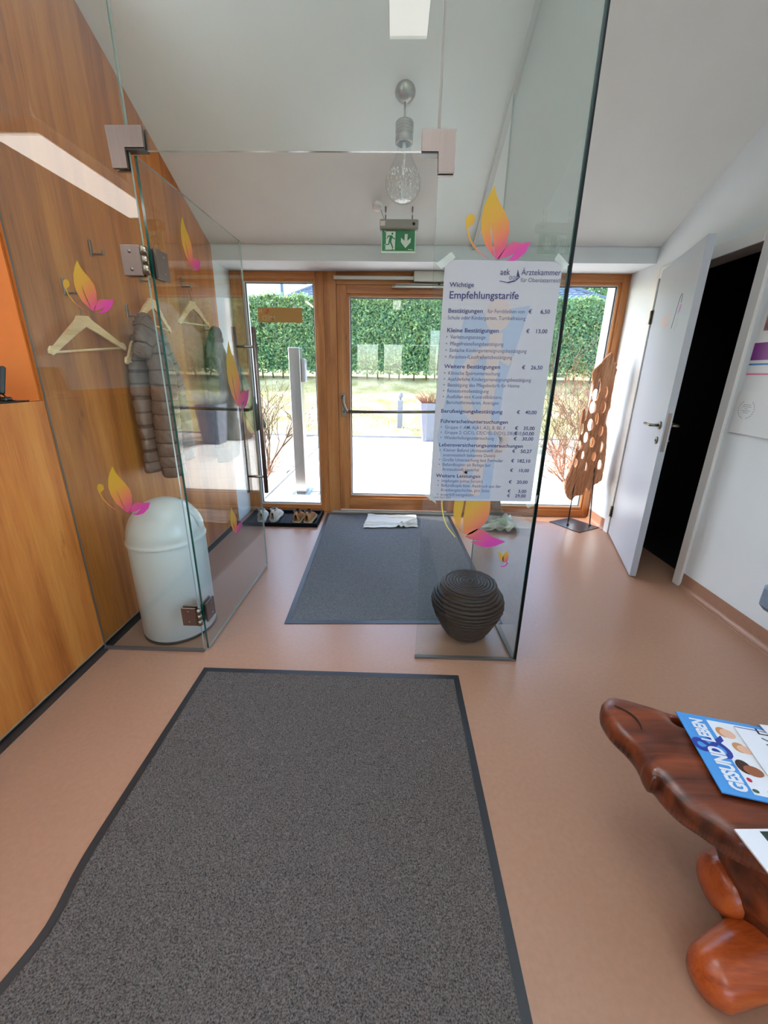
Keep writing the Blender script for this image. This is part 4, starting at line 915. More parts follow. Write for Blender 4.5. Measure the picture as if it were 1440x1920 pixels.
def shoe(name, label, x, y, rot, L, upper, lining, sole, group, lean=0.0, lace=None):
    t = thing(name, label, 'shoe', (x, y, 0.0085), group)
    R = Matrix.Translation((x, y, 0.0085)) @ Matrix.Rotation(rot, 4, 'Z') @ Matrix.Rotation(lean, 4, 'Y')
    st = np.linspace(0, 1, 17)              # heel (0) to toe (1) along local +y
    hw = np.interp(st, [0, .06, .2, .45, .7, .88, .97, 1], [.014, .031, .039, .038, .049, .044, .024, .006])
    zt = np.interp(st, [0, .06, .2, .42, .6, .8, .95, 1], [.100, .120, .124, .108, .084, .060, .044, .028])
    n = 14; v = []
    for i, s in enumerate(st):
        yy = (s-0.5)*L
        for q in range(n):
            a = PI*q/(n-1); c_ = math.cos(a); s_ = math.sin(a)
            v.append(R @ Vector((hw[i]*math.copysign(abs(c_)**0.7, c_)*(1-0.22*s_), yy, 0.022+(zt[i]-0.022)*s_**0.75)))
    f = [(i*n+q, (i+1)*n+q, (i+1)*n+q+1, i*n+q+1) for i in range(16) for q in range(n-1) if not (2 <= i <= 5 and 4 <= q <= n-6)]
    MB().add(v, f, 0, True).build('upper', upper, t)
    k = MB(); v2 = []
    for z, g in ((0.0, 0.98), (0.006, 1.06), (0.024, 1.05), (0.027, 0.98)):
        for s, w in zip(st, hw): v2.append(R @ Vector((w*g+0.003, (s-0.5)*L*1.02, z)))
        for s, w in list(zip(st, hw))[::-1]: v2.append(R @ Vector((-w*g-0.003, (s-0.5)*L*1.02, z)))
    m2 = 34; k.add(v2, [(j*m2+i, j*m2+(i+1) % m2, (j+1)*m2+(i+1) % m2, (j+1)*m2+i) for j in range(3) for i in range(m2)] + [tuple(range(m2))[::-1], tuple(3*m2+i for i in range(m2))], 0, False); k.build('sole', sole, t)
    # padded collar around the opening, and the dark inside
    yo = lambda s: (s-0.5)*L
    c = []
    for a in np.linspace(0, 2*PI, 26)[:-1]:
        s = 0.235+0.155*math.cos(a); w = 0.0295*math.sin(a); c.append(R @ Vector((w, yo(s), float(np.interp(s, st, zt))-0.006+0.004*math.cos(a))))
    k = MB(); k.tube(c+[c[0], c[1]], 0.0075, 8, cap=False); k.build('collar', lining, t)
    k = MB(); k.add([R @ Vector((0.028*math.sin(a), yo(0.235+0.15*math.cos(a)), 0.060)) for a in np.linspace(0, 2*PI, 22)[:-1]], [tuple(range(21))]); k.build('insole', M['black'], t)
    k = MB(); v = []
    for i in range(7):
        s = 0.36+0.045*i; 
        for w in (-1, 1): v.append(R @ Vector((w*0.013, yo(s), float(np.interp(s, st, zt))+0.007+(0.012 if i == 0 else 0))))
    k.add(v, [(2*i, 2*i+1, 2*i+3, 2*i+2) for i in range(6)], 0, True); k.build('tongue', lining, t)
    k = MB()
    for i in range(5):
        s = 0.42+0.048*i; z = float(np.interp(s, st, zt))+0.0085
        k.tube([R @ Vector((-0.018, yo(s), z-0.006)), R @ Vector((0, yo(s+0.01), z+0.001)), R @ Vector((0.018, yo(s+0.02), z-0.006))], 0.0018, 5)
    k.build('laces', lace or lining, t); return t
wl1 = mat('pale_suede', rgb(206, 196, 180), 0.8, var=0.06, vscale=60); wl2 = mat('grey_lining', rgb(150, 150, 146), 0.9); ws = mat('pale_sole', rgb(206, 200, 188), 0.6)
bl1 = mat('brown_leather', rgb(160, 112, 66), 0.55, var=0.15, vscale=40); bl2 = mat('dark_lining', rgb(56, 40, 34), 0.8); bs_ = mat('tan_sole', rgb(190, 166, 132), 0.6)
shoe('sneaker', 'pale suede sneaker at the left in the boot tray, turned outwards', -1.285, 3.60, math.radians(14), 0.27, wl1, wl2, ws, 'pale sneakers in the tray')
shoe('sneaker', 'pale suede sneaker second from left, standing higher at the tray back', -1.155, 3.625, math.radians(2), 0.27, wl1, wl2, ws, 'pale sneakers in the tray')
shoe('leather_shoe', 'brown leather shoe in the boot tray, beside the pale sneakers', -0.915, 3.575, math.radians(2), 0.26, bl1, bl2, bs_, 'brown shoes in the tray')
shoe('leather_shoe', 'brown leather shoe at the right end of the boot tray, by the mat', -0.802, 3.575, math.radians(-2), 0.26, bl1, bl2, bs_, 'brown shoes in the tray')

# ------------------------------------------------------------------ floor cloths, stump with moss
def cloth(name, label, corners, nx, ny, folds, z0, m, cat='cloth'):
    c = [Vector((*p, 0)) for p in corners]; V = []
    for j in range(ny+1):
        for i in range(nx+1):
            u, v = i/nx, j/ny
            p = c[0]*(1-u)*(1-v)+c[1]*u*(1-v)+c[2]*u*v+c[3]*(1-u)*v
            h = 0.004+0.003*float(vnoise(np.array([u*9]), np.array([v*7]), 2)[0])
            for (a, b, d, w, A) in folds: 
                q = a*u+b*v-d + 0.03*math.sin(9*u+4*v); h += A*math.exp(-(q/w)**2)
            ragged = 0.006*math.sin(u*23)+0.004*math.sin(v*31)
            V.append((p.x+ragged*0.6, p.y+ragged, z0+h))
    I = lambda i, j: j*(nx+1)+i
    F = [(I(i, j), I(i+1, j), I(i+1, j+1), I(i, j+1)) for j in range(ny) for i in range(nx)]
    o = npmesh(name, V, F, m, None, True); tag(o, label, cat)
    md = o.modifiers.new('thickness', 'SOLIDIFY'); md.thickness = 0.003; md.offset = 1
    return o
cl_m = mat('white_cotton', rgb(206, 204, 196), 0.95, var=0.04, vscale=30, bump=0.4, bscale=300)
cloth('floor_cloth', 'crumpled white cotton cloth lying on the mat in front of the door', [(-0.262, 3.385), (0.262, 3.44), (0.265, 3.77), (-0.235, 3.74)], 60, 44, [(0, 1, 0.20, 0.03, 0.016), (0.25, 1, 0.42, 0.04, 0.012), (1, -0.55, 0.62, 0.035, 0.022), (1, -0.5, 0.75, 0.03, 0.018), (0.3, 1, 0.95, 0.05, 0.014)], 0.009, cl_m)
gc_m = mat('grey_linen', rgb(176, 174, 158), 0.95, var=0.06, vscale=40, bump=0.4, bscale=260)
cloth('linen_cloth', 'crumpled grey linen cloth spread under the mossy wooden stump', [(0.78, 3.40), (1.20, 3.36), (1.235, 3.80), (0.80, 3.80)], 50, 50, [(0, 1, 0.1, 0.05, 0.03), (0.5, 1, 0.33, 0.04, 0.035), (-0.4, 1, 0.22, 0.04, 0.03), (1, 0.2, 0.9, 0.06, 0.05), (1, -0.6, 0.45, 0.05, 0.03)], 0.006, gc_m)
sp_ = thing('driftwood_stump', 'weathered wooden stump with green moss behind the price poster', 'stump', (0.99, 3.66, 0.02))
bark = mat('grey_bark', rgb(84, 70, 58), 0.9, var=0.35, vscale=14, stretch=(1, 1, 0.15), bump=0.9, bscale=50, bdist=0.01)
def trunk(mb, c, prof, n=28, seed=0, wob=0.22):
    v = []
    for i, (r, z, dx, dy) in enumerate(prof):
        for q in range(n):
            a = 2*PI*q/n; w = 1+wob*(0.5*math.sin(3*a+seed+i*0.12)+0.35*math.sin(7*a+seed*2+i*0.2)+0.25*math.sin(13*a+i*0.1))
            v.append((c[0]+dx+r*w*math.cos(a), c[1]+dy+r*w*math.sin(a), z))
    f = [(i*n+q, i*n+(q+1) % n, (i+1)*n+(q+1) % n, (i+1)*n+q) for i in range(len(prof)-1) for q in range(n)]
    mb.add(v, f+[tuple((len(prof)-1)*n+q for q in range(n)), tuple(range(n))[::-1]], 0, True)
k = MB(); trunk(k, (0.99, 3.66), [(0.15, 0.03, 0, 0), (0.13, 0.08, 0, 0), (0.085, 0.16, 0.0, 0), (0.07, 0.30, 0.0, 0), (0.075, 0.5, -0.01, 0), (0.06, 0.75, -0.02, 0), (0.04, 0.92, -0.03, 0)], 30, 1); k.build('stump_wood', bark, sp_)
k = MB(); moss = mat('green_moss', rgb(96, 124, 46), 0.95, var=0.4, vscale=40, bump=1.0, bscale=120, bdist=0.01)
for (x, y, r) in ((1.06, 3.52, 0.075), (0.98, 3.50, 0.055), (1.11, 3.57, 0.05)):
    G = []; 
    for i in range(7):
        for q in range(16):
            a = 2*PI*q/16; e = PI/2*i/6; w = 1+0.15*math.sin(5*a+i)
            G.append((x+r*w*math.cos(a)*math.cos(e), y+r*0.8*w*math.sin(a)*math.cos(e), 0.035+r*0.75*math.sin(e)))
    k.add(G, [(i*16+q, i*16+(q+1) % 16, (i+1)*16+(q+1) % 16, (i+1)*16+q) for i in range(6) for q in range(16)], 0, True)
k.build('moss', moss, sp_, kind='stuff')

# ------------------------------------------------------------------ driftwood sculpture on its stand
sc = thing('driftwood_sculpture', 'tall weathered wood panel with oval holes on a black steel stand', 'sculpture', (1.83, 3.62, 0))
k = MB(); k.prism([(1.60, 3.69, 0.0005), (1.775, 3.415, 0.0005), (2.035, 3.56, 0.0005), (1.86, 3.815, 0.0005)], (0, 0, 0.006)); k.build('base_plate', mat('black_steel', rgb(38, 42, 50), 0.3, spec=0.6), sc)
k = MB(); k.tube([(1.745, 3.60, 0.006), (1.745, 3.60, 0.02)], 0.012, 10); k.tube([(1.745, 3.60, 0.006), (1.757, 3.625, 0.42)], 0.0055, 10); k.build('rod', M['black'], sc)
k = MB(); k.tube([(1.960, 3.60, 0.006), (1.960, 3.60, 0.02)], 0.012, 10); k.tube([(1.960, 3.60, 0.006), (1.918, 3.625, 0.60)], 0.0055, 10); k.build('rod', M['black'], sc)
# outline and holes in the plane of the panel (x, z), taken at its real size
SO = [(1.887, 1.613), (1.908, 1.59), (1.922, 1.549), (1.93, 1.52), (1.948, 1.533), (1.957, 1.504), (1.95, 1.483), (1.967, 1.467), (1.961, 1.45), (1.956, 1.416), (1.958, 1.366), (1.959, 1.306), (1.958, 1.237), (1.965, 1.158), (1.963, 1.131), (1.955, 1.114), (1.947, 1.06), (1.946, 1.006), (1.967, 0.97), (1.982, 0.906), (1.992, 0.823), (2.003, 0.729), (2.011, 0.633), (2.013, 0.556), (2.014, 0.487), (2.008, 0.457), (1.975, 0.427), (1.941, 0.406), (1.912, 0.355), (1.899, 0.345), (1.882, 0.39), (1.879, 0.354), (1.869, 0.324), (1.834, 0.303), (1.797, 0.297), (1.772, 0.276), (1.766, 0.25), (1.725, 0.265), (1.7, 0.3), (1.682, 0.34), (1.67, 0.4), (1.67, 0.46), (1.682, 0.51), (1.696, 0.569), (1.709, 0.637), (1.718, 0.695), (1.721, 0.761), (1.729, 0.827), (1.727, 0.901), (1.724, 0.966), (1.721, 1.038), (1.719, 1.101), (1.732, 1.132), (1.741, 1.135), (1.748, 1.101), (1.757, 1.021), (1.768, 1.039), (1.767, 1.11), (1.773, 1.181), (1.779, 1.225), (1.78, 1.269), (1.776, 1.329), (1.757, 1.397), (1.755, 1.447), (1.769, 1.477), (1.792, 1.498), (1.817, 1.527), (1.829, 1.552), (1.854, 1.581)]
HL = [(1.812, 1.247, 0.023, 0.051, 2.2), (1.807, 1.14, 0.024, 0.051, 2.2), (1.814, 0.983, 0.021, 0.0521, 3.3), (1.863, 1.039, 0.012, 0.0491, 3.5), (1.793, 0.867, 0.017, 0.048, 2.4), (1.855, 0.823, 0.018, 0.046, 2.5), (1.896, 1.275, 0.017, 0.0471, 3.7), (1.902, 1.144, 0.018, 0.0481, 3.6), (1.917, 0.932, 0.017, 0.046, 2.5), (1.944, 0.784, 0.017, 0.049, 2.3), (1.896, 0.689, 0.015, 0.042, 2.7), (1.963, 0.613, 0.016, 0.0461, 3.7), (1.838, 0.591, 0.011, 0.041, 2.8), (1.794, 0.701, 0.011, 0.036, 1.6), (1.746, 0.943, 0.011, 0.05, 2.3), (1.745, 0.795, 0.013, 0.045, 2.5), (1.739, 0.623, 0.013, 0.041, 2.8)]
def ell(x, z, a, b, d, n=18):
    d = math.radians(d); return [(x+a*math.cos(t)*math.cos(d)-b*math.sin(t)*math.sin(d), z+a*math.cos(t)*math.sin(d)+b*math.sin(t)*math.cos(d)) for t in np.linspace(0, 2*PI, n+1)[:-1]]
slit = [(1.829, 1.398), (1.843, 1.338), (1.846, 1.287), (1.839, 1.261), (1.825, 1.321), (1.821, 1.381)]
so_ = smooth_closed(SO, 2)
ridge = lambda x, y: 0.018*(np.abs(np.sin((x-0.22*(y-0.9))*130+2.0*np.sin(y*4.0)))-0.5)*np.clip(1.5-1.2*y, 0.28, 1.0) + 0.004*np.sin(x*700+y*3) + 0.004*(vnoise(x*60, y*12, 4)-0.5)
V, F = slab_grid(so_, [ell(h[0], h[1], h[2]*1.1, h[3]*1.02, h[4]) for h in HL]+[slit], 0.0036, 0.032, 0.012, ridge)
dw = wood('driftwood', rgb(138, 84, 54), rgb(190, 128, 88), rgb(222, 172, 132), 'Z', 3.0, 0.75, bump=0.5)
npmesh('carved_panel', np.column_stack([V[:, 0], 3.64-V[:, 2]+0.10*(1.9-V[:, 0])*0, V[:, 1]]), F[:, ::-1], dw, sc, True).modifiers.new('weathering', 'SMOOTH').iterations = 2

# ------------------------------------------------------------------ root wood table with magazines
rt = thing('root_wood_table', 'polished reddish root wood slab table with lobed root foot', 'table', (1.05, 0.72, 0))
TZ = 0.455
OUT = [(0.648, 0.905), (0.652, 0.945), (0.672, 0.978), (0.705, 0.998), (0.75, 0.992), (0.80, 0.968), (0.86, 0.942), (0.93, 0.925), (1.02, 0.915), (1.12, 0.905), (1.26, 0.90), (1.42, 0.86), (1.52, 0.76), (1.53, 0.62), (1.45, 0.50), (1.32, 0.46), (1.18, 0.45), (1.05, 0.47), (0.95, 0.50), (0.88, 0.53), (0.81, 0.565), (0.765, 0.595), (0.735, 0.63), (0.705, 0.66), (0.688, 0.695), (0.682, 0.728), (0.671, 0.722), (0.667, 0.745), (0.672, 0.775), (0.676, 0.80), (0.668, 0.835), (0.655, 0.868)]
HO = [(0.845, 0.905), (0.852, 0.912), (0.87, 0.912), (0.90, 0.895), (0.915, 0.875), (0.90, 0.868), (0.87, 0.880), (0.85, 0.893)]
redw = wood('root_wood', rgb(58, 24, 14), rgb(118, 56, 30), rgb(156, 84, 48), 'X', 2.2, 0.30, bump=0.08, fine=0.12)
rel = lambda x, y: 0.010*(vnoise(x*14, y*14, 8)-0.5)+0.02*(vnoise(x*5, y*5, 3)-0.5)*np.clip((0.86-x)*9, 0, 1)
V, F = slab_grid(smooth_closed(OUT, 4), [smooth_closed(HO, 3)], 0.0048, 0.085, 0.045, rel)
Z = TZ-0.045+V[:, 2]
sb = npmesh('slab', np.column_stack([V[:, :2], Z]), F, redw, rt, True); md = sb.modifiers.new('polish', 'SMOOTH'); md.factor = 0.5; md.iterations = 5
k = MB(); crk = smooth_open([(0.690, 0.945, 0), (0.715, 0.925, 0), (0.728, 0.90, 0), (0.728, 0.875, 0), (0.722, 0.862, 0)], 5)
k.tube([(p.x, p.y, TZ-0.003) for p in crk], [0.0012+0.0035*math.sin(PI*i/(len(crk)-1)) for i in range(len(crk))], 6, flat=0.4); k.build('crack', M['plinth'], rt)
orw = wood('root_foot_wood', rgb(120, 44, 16), rgb(168, 76, 30), rgb(196, 104, 48), 'X', 1.6, 0.28, bump=0.1)
k = MB()
k.tube(smooth_open([(1.06, 0.66, 0.42), (1.03, 0.66, 0.34), (1.0, 0.67, 0.26), (1.02, 0.66, 0.16), (1.05, 0.66, 0.05)], 6), [0.13, 0.12, 0.115, 0.105, 0.10, 0.10, 0.105, 0.11, 0.11, 0.11, 0.115, 0.12, 0.12, 0.125, 0.13, 0.13, 0.135, 0.135, 0.14, 0.14, 0.14, 0.14, 0.14, 0.14, 0.14], 20); k.build('root_stem', redw, rt)
k = MB(); p_ = smooth_open([(1.13, 0.69, 0.13), (1.03, 0.695, 0.14), (0.95, 0.69, 0.14), (0.875, 0.68, 0.135)], 8)
k.tube(p_ + [p_[-1]+Vector((-0.015, 0, 0)), p_[-1]+Vector((-0.025, 0, 0))], [0.095-0.033*i/len(p_) for i in range(len(p_))]+[0.050, 0.02], 20); k.build('root_lobe', orw, rt)
k = MB(); p_ = smooth_open([(1.10, 0.62, 0.10), (0.98, 0.60, 0.085), (0.87, 0.57, 0.070), (0.775, 0.545, 0.055)], 8)
k.tube(p_ + [p_[-1]+Vector((-0.022, -0.005, 0)), p_[-1]+Vector((-0.035, -0.008, 0))], [0.085-0.032*i/len(p_) for i in range(len(p_))]+[0.04, 0.012], 20); k.build('root_lobe', orw, rt)
k = MB(); p_ = smooth_open([(1.10, 0.72, 0.10), (1.18, 0.80, 0.07), (1.28, 0.84, 0.05)], 8); k.tube(p_, [0.09-0.045*i/len(p_) for i in range(len(p_))], 16); k.build('root_lobe', orw, rt)

def booklet(name, label, O, U, V, w, h, t, covers, m, lift=0.0):
    """magazine lying at O (corner), U along its width w, V along its height h"""
    U = Vector(U).normalized(); V = Vector(V); V = (V-U*V.dot(U)).normalized(); Nn = U.cross(V)
    O = Vector(O); root = thing(name, label, 'magazine', tuple(O))
    k = MB(); k.prism([O, O+U*w, O+U*w+V*h, O+V*h], Nn*t); k.build('cover', m, root)
    k = MB(); k.prism([O+U*0.002+V*0.002+Nn*t*.2, O+U*(w-.002)+V*.002+Nn*t*.2, O+U*(w-.002)+V*(h-.002)+Nn*t*.2, O+U*.002+V*(h-.002)+Nn*t*.2], Nn*t*.4); k.build('pages', M['paper'], root)
    return root, O+Nn*(t+0.0003), U, V, Nn
blue = mat('sky_blue_print', rgb(72, 142, 206), 0.3); navy = mat('deep_blue_print', rgb(38, 58, 140), 0.3); cw2 = mat('glossy_white', rgb(226, 226, 230), 0.3)
# first magazine: blue spine side along its left, title reading towards the far end
mz = TZ+0.008
A = Vector((0.850, 0.916, mz)); B = Vector((0.799, 0.683, mz)); V_ = (A-B); Hm = V_.length
r1, O, U, V, Nn = booklet('magazine', 'blue and white health magazine lying on the root wood table', B, Vector((V_.y, -V_.x, 0)), V_, 0.285, Hm, 0.0035, None, blue)
def flat(root, name, m, outs, O, U, V, Nn, lift):
    k = MB()
    for o in outs: place(k, curve_mesh([o]) if not isinstance(o, tuple) else o, O+Nn*lift, U, V)
    return k.build(name, m, root)
def shift(vf, x, y, rot=0.0, sc=1.0):
    c, s_ = math.cos(rot), math.sin(rot)
    return ([(x+(a*c-b*s_)*sc, y+(a*s_+b*c)*sc, 0) for a, b, *_ in vf[0]], vf[1])
flat(r1, 'white_print', cw2, [[(0.072, 0.012), (0.285, 0.012), (0.285, Hm-0.012), (0.072, Hm-0.012)]], O, U, V, Nn, 0.0)
flat(r1, 'title_lettering', cw2, [shift(text_mesh('GESUND', 0.048, 0.045, sx=0.64), 0.062, 0.012, PI/2), shift(text_mesh('LEBEN', 0.044, 0.045, sx=0.60), 0.058, 0.148, PI/2)], O, U, V, Nn, 0.0006)
flat(r1, 'ampersand', navy, [shift(text_mesh('&', 0.125, 0.004), 0.082, 0.098, PI/2)], O, U, V, Nn, 0.0003)
skin1 = mat('fair_skin_print', rgb(222, 176, 150), 0.3); skin2 = mat('brown_skin_print', rgb(140, 82, 54), 0.3); hair1 = mat('blond_print', rgb(186, 132, 84), 0.3); hair2 = mat('dark_hair_print', rgb(54, 34, 30), 0.3); red = mat('red_print', rgb(176, 30, 60), 0.3); leafp = mat('green_print', rgb(60, 84, 66), 0.3)
E2 = lambda x, y, a, b: [(x+a*math.cos(t), y+b*math.sin(t)) for t in np.linspace(0, 2*PI, 20)[:-1]]
flat(r1, 'hair_print', hair1, [E2(0.095, 0.190, 0.016, 0.017), E2(0.112, 0.146, 0.016, 0.016)], O, U, V, Nn, 0.0003)
for e_ in ((0.105, 0.187, 0.018, 0.0155), (0.122, 0.142, 0.018, 0.013), (0.125, 0.026, 0.02, 0.007)): flat(r1, 'face_print', skin1, [E2(*e_)], O, U, V, Nn, 0.0005)
flat(r1, 'hair_print', hair2, [E2(0.090, 0.086, 0.017, 0.020)], O, U, V, Nn, 0.0007)
flat(r1, 'face_print', skin2, [E2(0.106, 0.078, 0.021, 0.015)], O, U, V, Nn, 0.0009)
flat(r1, 'ball_print', red, [E2(0.082, 0.050, 0.0055, 0.006)], O, U, V, Nn, 0.0005)
flat(r1, 'leaf_print', leafp, [E2(0.080, 0.022, 0.007, 0.005)], O, U, V, Nn, 0.0005)
# second booklet lies over the first, third one hangs over the near edge
r2, O, U, V, Nn = booklet('magazine', 'white booklet with thin black capital letters overlapping the blue magazine', Vector((0.920, 0.627, mz+0.0055)), Vector((0.974, -0.226, 0)), Vector((0.226, 0.974, 0)), 0.20, 0.245, 0.003, None, cw2)
flat(r2, 'title_lettering', M['black'], [shift(text_mesh('BIKE', 0.085, -0.012, sx=0.62), 0.108, 0.150, PI/2)], O, U, V, Nn, 0.0)
flat(r2, 'blue_rule', navy, [[(0.0, 0.2425), (0.10, 0.2425), (0.10, 0.2448), (0.0, 0.2448)]], O, U, V, Nn, 0.0002)
booklet('magazine', 'plain white leaflet on top at the frame edge of the table', Vector((1.025, 0.663, mz+0.0100)), Vector((0.99, -0.12, 0)), Vector((0.12, 0.99, 0)), 0.15, 0.21, 0.002, None, cw2)
r3, O, U, V, Nn = booklet('magazine', 'magazine with dark green forest photo at the near edge of the table', Vector((0.763, 0.475, mz+0.005)), Vector((1, 0.04, 0.0)), Vector((0.07, 1, 0)), 0.28, 0.125, 0.004, None, cw2)
def blotch(x0, y0, x1, y1): return [(x0+(x1-x0)*a, y0+(y1-y0)*b) for a, b in ((0.15, 1), (1, 1), (1, 0), (0.55, 0), (0.5, .22), (0.42, .3), (0.4, .5), (0.28, .58), (0.25, .75), (0.15, .82))]
flat(r3, 'forest_print', mat('dark_forest_print', rgb(40, 54, 50), 0.3, var=0.5, vscale=70), [blotch(0.01, 0.0, 0.28, 0.120)], O, U, V, Nn, 0.0)

# ------------------------------------------------------------------ right wall: posters; chair; hatch device
wp = thing('wall_poster', 'white wall poster with violet, blue and pink stripes beside the toilet door', 'poster', (XR-0.004, 2.1, 1.5))
def wallsheet(parent, name, m, y0, y1, z0, z1, x, bow=0.0):
    n = 16; v = []
    for i in range(n+1):
        y = y0+(y1-y0)*i/n
        for z in (z0, z1): v.append((x-bow*math.sin(PI*i/n)-0.0, y, z))
    k = MB(); k.add(v, [(2*i, 2*i+1, 2*i+3, 2*i+2) for i in range(n)], 0, True); return k.build(name, m, parent)
ysh = 2.415
wallsheet(wp, 'sheet', M['paperw'], 1.75, ysh, 1.325, 2.05, XR-0.004)
wallsheet(wp, 'violet_stripe', mat('violet_print', rgb(112, 30, 122), 0.4), 1.75, ysh, 1.505, 1.598, XR-0.0055)
wallsheet(wp, 'blue_stripe', mat('blue_print', rgb(56, 120, 190), 0.4), 1.75, ysh, 1.478, 1.488, XR-0.0055)
wallsheet(wp, 'pink_stripe', mat('pink_print', rgb(206, 110, 156), 0.4), 1.75, ysh, 1.425, 1.435, XR-0.0055)
ph = mat('photo_print', rgb(196, 120, 104), 0.4, vscale=9, color2=rgb(60, 54, 74)); wallsheet(wp, 'photo_print', ph, 1.75, ysh-0.03, 1.66, 2.0, XR-0.0055)
cf = thing('certificate', 'white certificate sheet with grey laurel wreath below the striped poster', 'certificate', (XR-0.006, 2.1, 1.2))
wallsheet(cf, 'sheet', M['paperw'], 1.80, 2.425, 1.095, 1.335, XR-0.008, 0.012)
k = MB(); gyp = mat('grey_wreath_print', rgb(150, 154, 158), 0.5); cy_, cz_ = 2.335, 1.235
for s in (-1, 1):
    for i in range(9):
        a = math.radians(-80+i*15.5); r = 0.048; p0 = Vector((XR-0.0115-0.006, cy_+s*r*math.cos(a), cz_+r*math.sin(a)))
        d = Vector((0, -s*math.sin(a)+s*0.5*math.cos(a), math.cos(a)+.4*math.sin(a))).normalized()*0.014; e_ = Vector((0, -d.z, d.y))*0.22
        k.poly([p0, p0+d*.5+e_, p0+d, p0+d*.5-e_])
for i, w in enumerate((0.026, 0.030, 0.012, 0.028, 0.018)):
    z = cz_+0.024-0.011*i; k.poly([(XR-0.0175, cy_-w, z), (XR-0.0175, cy_+w, z), (XR-0.0175, cy_+w, z+0.003), (XR-0.0175, cy_-w, z+0.003)])
k.build('wreath_print', gyp, cf)
ch = thing('waiting_chair', 'grey blue upholstered waiting chair at the right wall, only its edge in view', 'chair', (1.90, 1.39, 0))
chm = mat('grey_blue_fabric', rgb(120, 136, 158), 0.8, var=0.06, vscale=80)
k = MB(); k.bbox(1.705, 2.02, 1.16, 1.625, 0.385, 0.525, 0.03); k.build('seat', chm, ch)
k = MB(); k.bbox(1.985, 2.04, 1.18, 1.60, 0.56, 0.92, 0.02); k.build('backrest', chm, ch)
for x in (1.86, 2.0):
    for y in (1.21, 1.50):
        k = MB(); k.tube([(x, y, 0.0), (x, y, 0.40 if x < 1.9 else 0.60)], 0.011, 10); k.build('leg', M['steel'], ch)
dv = thing('card_terminal', 'small black card terminal on its stand on the reception hatch sill', 'device', (XL-0.06, 1.52, HZ))
k = MB(); Rm = Matrix.Translation((XL-0.085, 1.52, HZ+0.085)) @ Matrix.Rotation(math.radians(-18), 4, 'X') @ Matrix.Rotation(math.radians(0), 4, 'Z')
k.bbox(-0.075, 0.075, -0.008, 0.010, -0.055, 0.055, 0.006, 0, Rm); k.build('screen_body', M['black'], dv)
k = MB(); k.bbox(XL-0.17, XL-0.005, 1.46, 1.60, HZ, HZ+0.006, 0.002); k.tube([(XL-0.085, 1.55, HZ+0.005), (XL-0.085, 1.535, HZ+0.06)], 0.012, 10); k.build('stand', M['black'], dv)
k = MB(); k.tube(smooth_open([(XL-0.05, 1.53, HZ+0.035), (XL-0.035, 1.525, HZ+0.03), (XL-0.022, 1.53, HZ+0.012), (XL-0.03, 1.56, HZ+0.004), (XL-0.15, 1.61, HZ+0.004)], 6), 0.003, 6); k.bbox(XL-0.045, XL-0.020, 1.515, 1.545, HZ+0.006, HZ+0.022, 0.004); k.build('cable', M['black'], dv)

# ================================================================== outside
k = MB(); k.box(-60, 60, -60, 60, -0.30, -0.20); k.build('ground', mat('ground_grass', rgb(120, 124, 80), 0.95, vscale=3, color2=rgb(160, 150, 104)), kind='structure')
# paved forecourt: single slabs, laid in running rows, kerb stones, beds, sloping lawn
pvm = mat('pale_concrete_slab', rgb(214, 208, 196), 0.85, var=0.05, vscale=14, bump=0.3, bscale=160)
tc_ = tag(thing('terrace', None, None, (0.3, 6.6, -0.05)), kind='structure')
MB().box(-1.56, 2.25, 4.02, 9.15, -0.16, -0.062).build('gravel_bed', mat('grey_gravel', rgb(120, 116, 108), 0.95, var=0.3, vscale=90, bump=0.8, bscale=120), tc_)
slab_me = None
nyr = 10; dy = (9.13-4.18)/nyr
for r in range(nyr):
    off = 0.0 if r % 2 == 0 else -0.30
    xs = [-1.50]+[x for x in np.arange(-1.50+0.6+off, 2.2, 0.6) if x > -1.35]+[2.2]
    for a, b in zip(xs[:-1], xs[1:]):
        if b-a < 0.05: continue
        dz = random.uniform(-0.002, 0.002)
        k = MB(); k.bbox(a+0.003, b-0.003, 4.18+r*dy+0.003, 4.18+(r+1)*dy-0.003, -0.075, -0.03+dz, 0.004); k.build('paving_slab', pvm, tc_)
kbm = mat('kerb_concrete', rgb(176, 172, 164), 0.85, var=0.08, vscale=30)
for i in range(5):
    y0 = 4.18+i*1.0; k = MB(); k.bbox(-1.562, -1.506, y0+0.004, y0+0.996, -0.12, -0.018, 0.006); k.build('kerb_stone', kbm, tc_)
    k = MB(); k.bbox(2.206, 2.262, y0+0.004, y0+0.996, -0.12, -0.018, 0.006); k.build('kerb_stone', kbm, tc_)
for i in range(8):
    x0 = -4.0+i*1.25; k = MB(); k.bbox(x0+0.004, x0+1.246, 9.14, 9.20, -0.12, 0.012, 0.006); k.build('kerb_stone', mat('dark_kerb', rgb(120, 122, 124), 0.85) if i == 0 else bpy.data.materials['dark_kerb'], tc_)
bedm = mat('leaf_litter', rgb(150, 128, 104), 0.95, vscale=50, color2=rgb(206, 190, 168), bump=1.0, bscale=70, bdist=0.02)
for x0, x1 in ((-9.0, -1.564), (2.264, 9.0)):
    xs = np.linspace(x0, x1, 60); ys = np.linspace(4.16, 9.14, 40); X, Y = np.meshgrid(xs, ys)
    Z = -0.05+0.05*vnoise(X.ravel()*5, Y.ravel()*5, 3); I = np.arange(X.size).reshape(X.shape)
    F = np.column_stack([I[:-1, :-1].ravel(), I[:-1, 1:].ravel(), I[1:, 1:].ravel(), I[1:, :-1].ravel()])
    npmesh('planting_bed', np.column_stack([X.ravel(), Y.ravel(), Z]), F, bedm, None, True, kind='structure')
lawn_z = lambda y: np.clip((y-9.2)*0.285, 0, 1.30) + np.clip((y-13.8)*0.16, 0, 3)
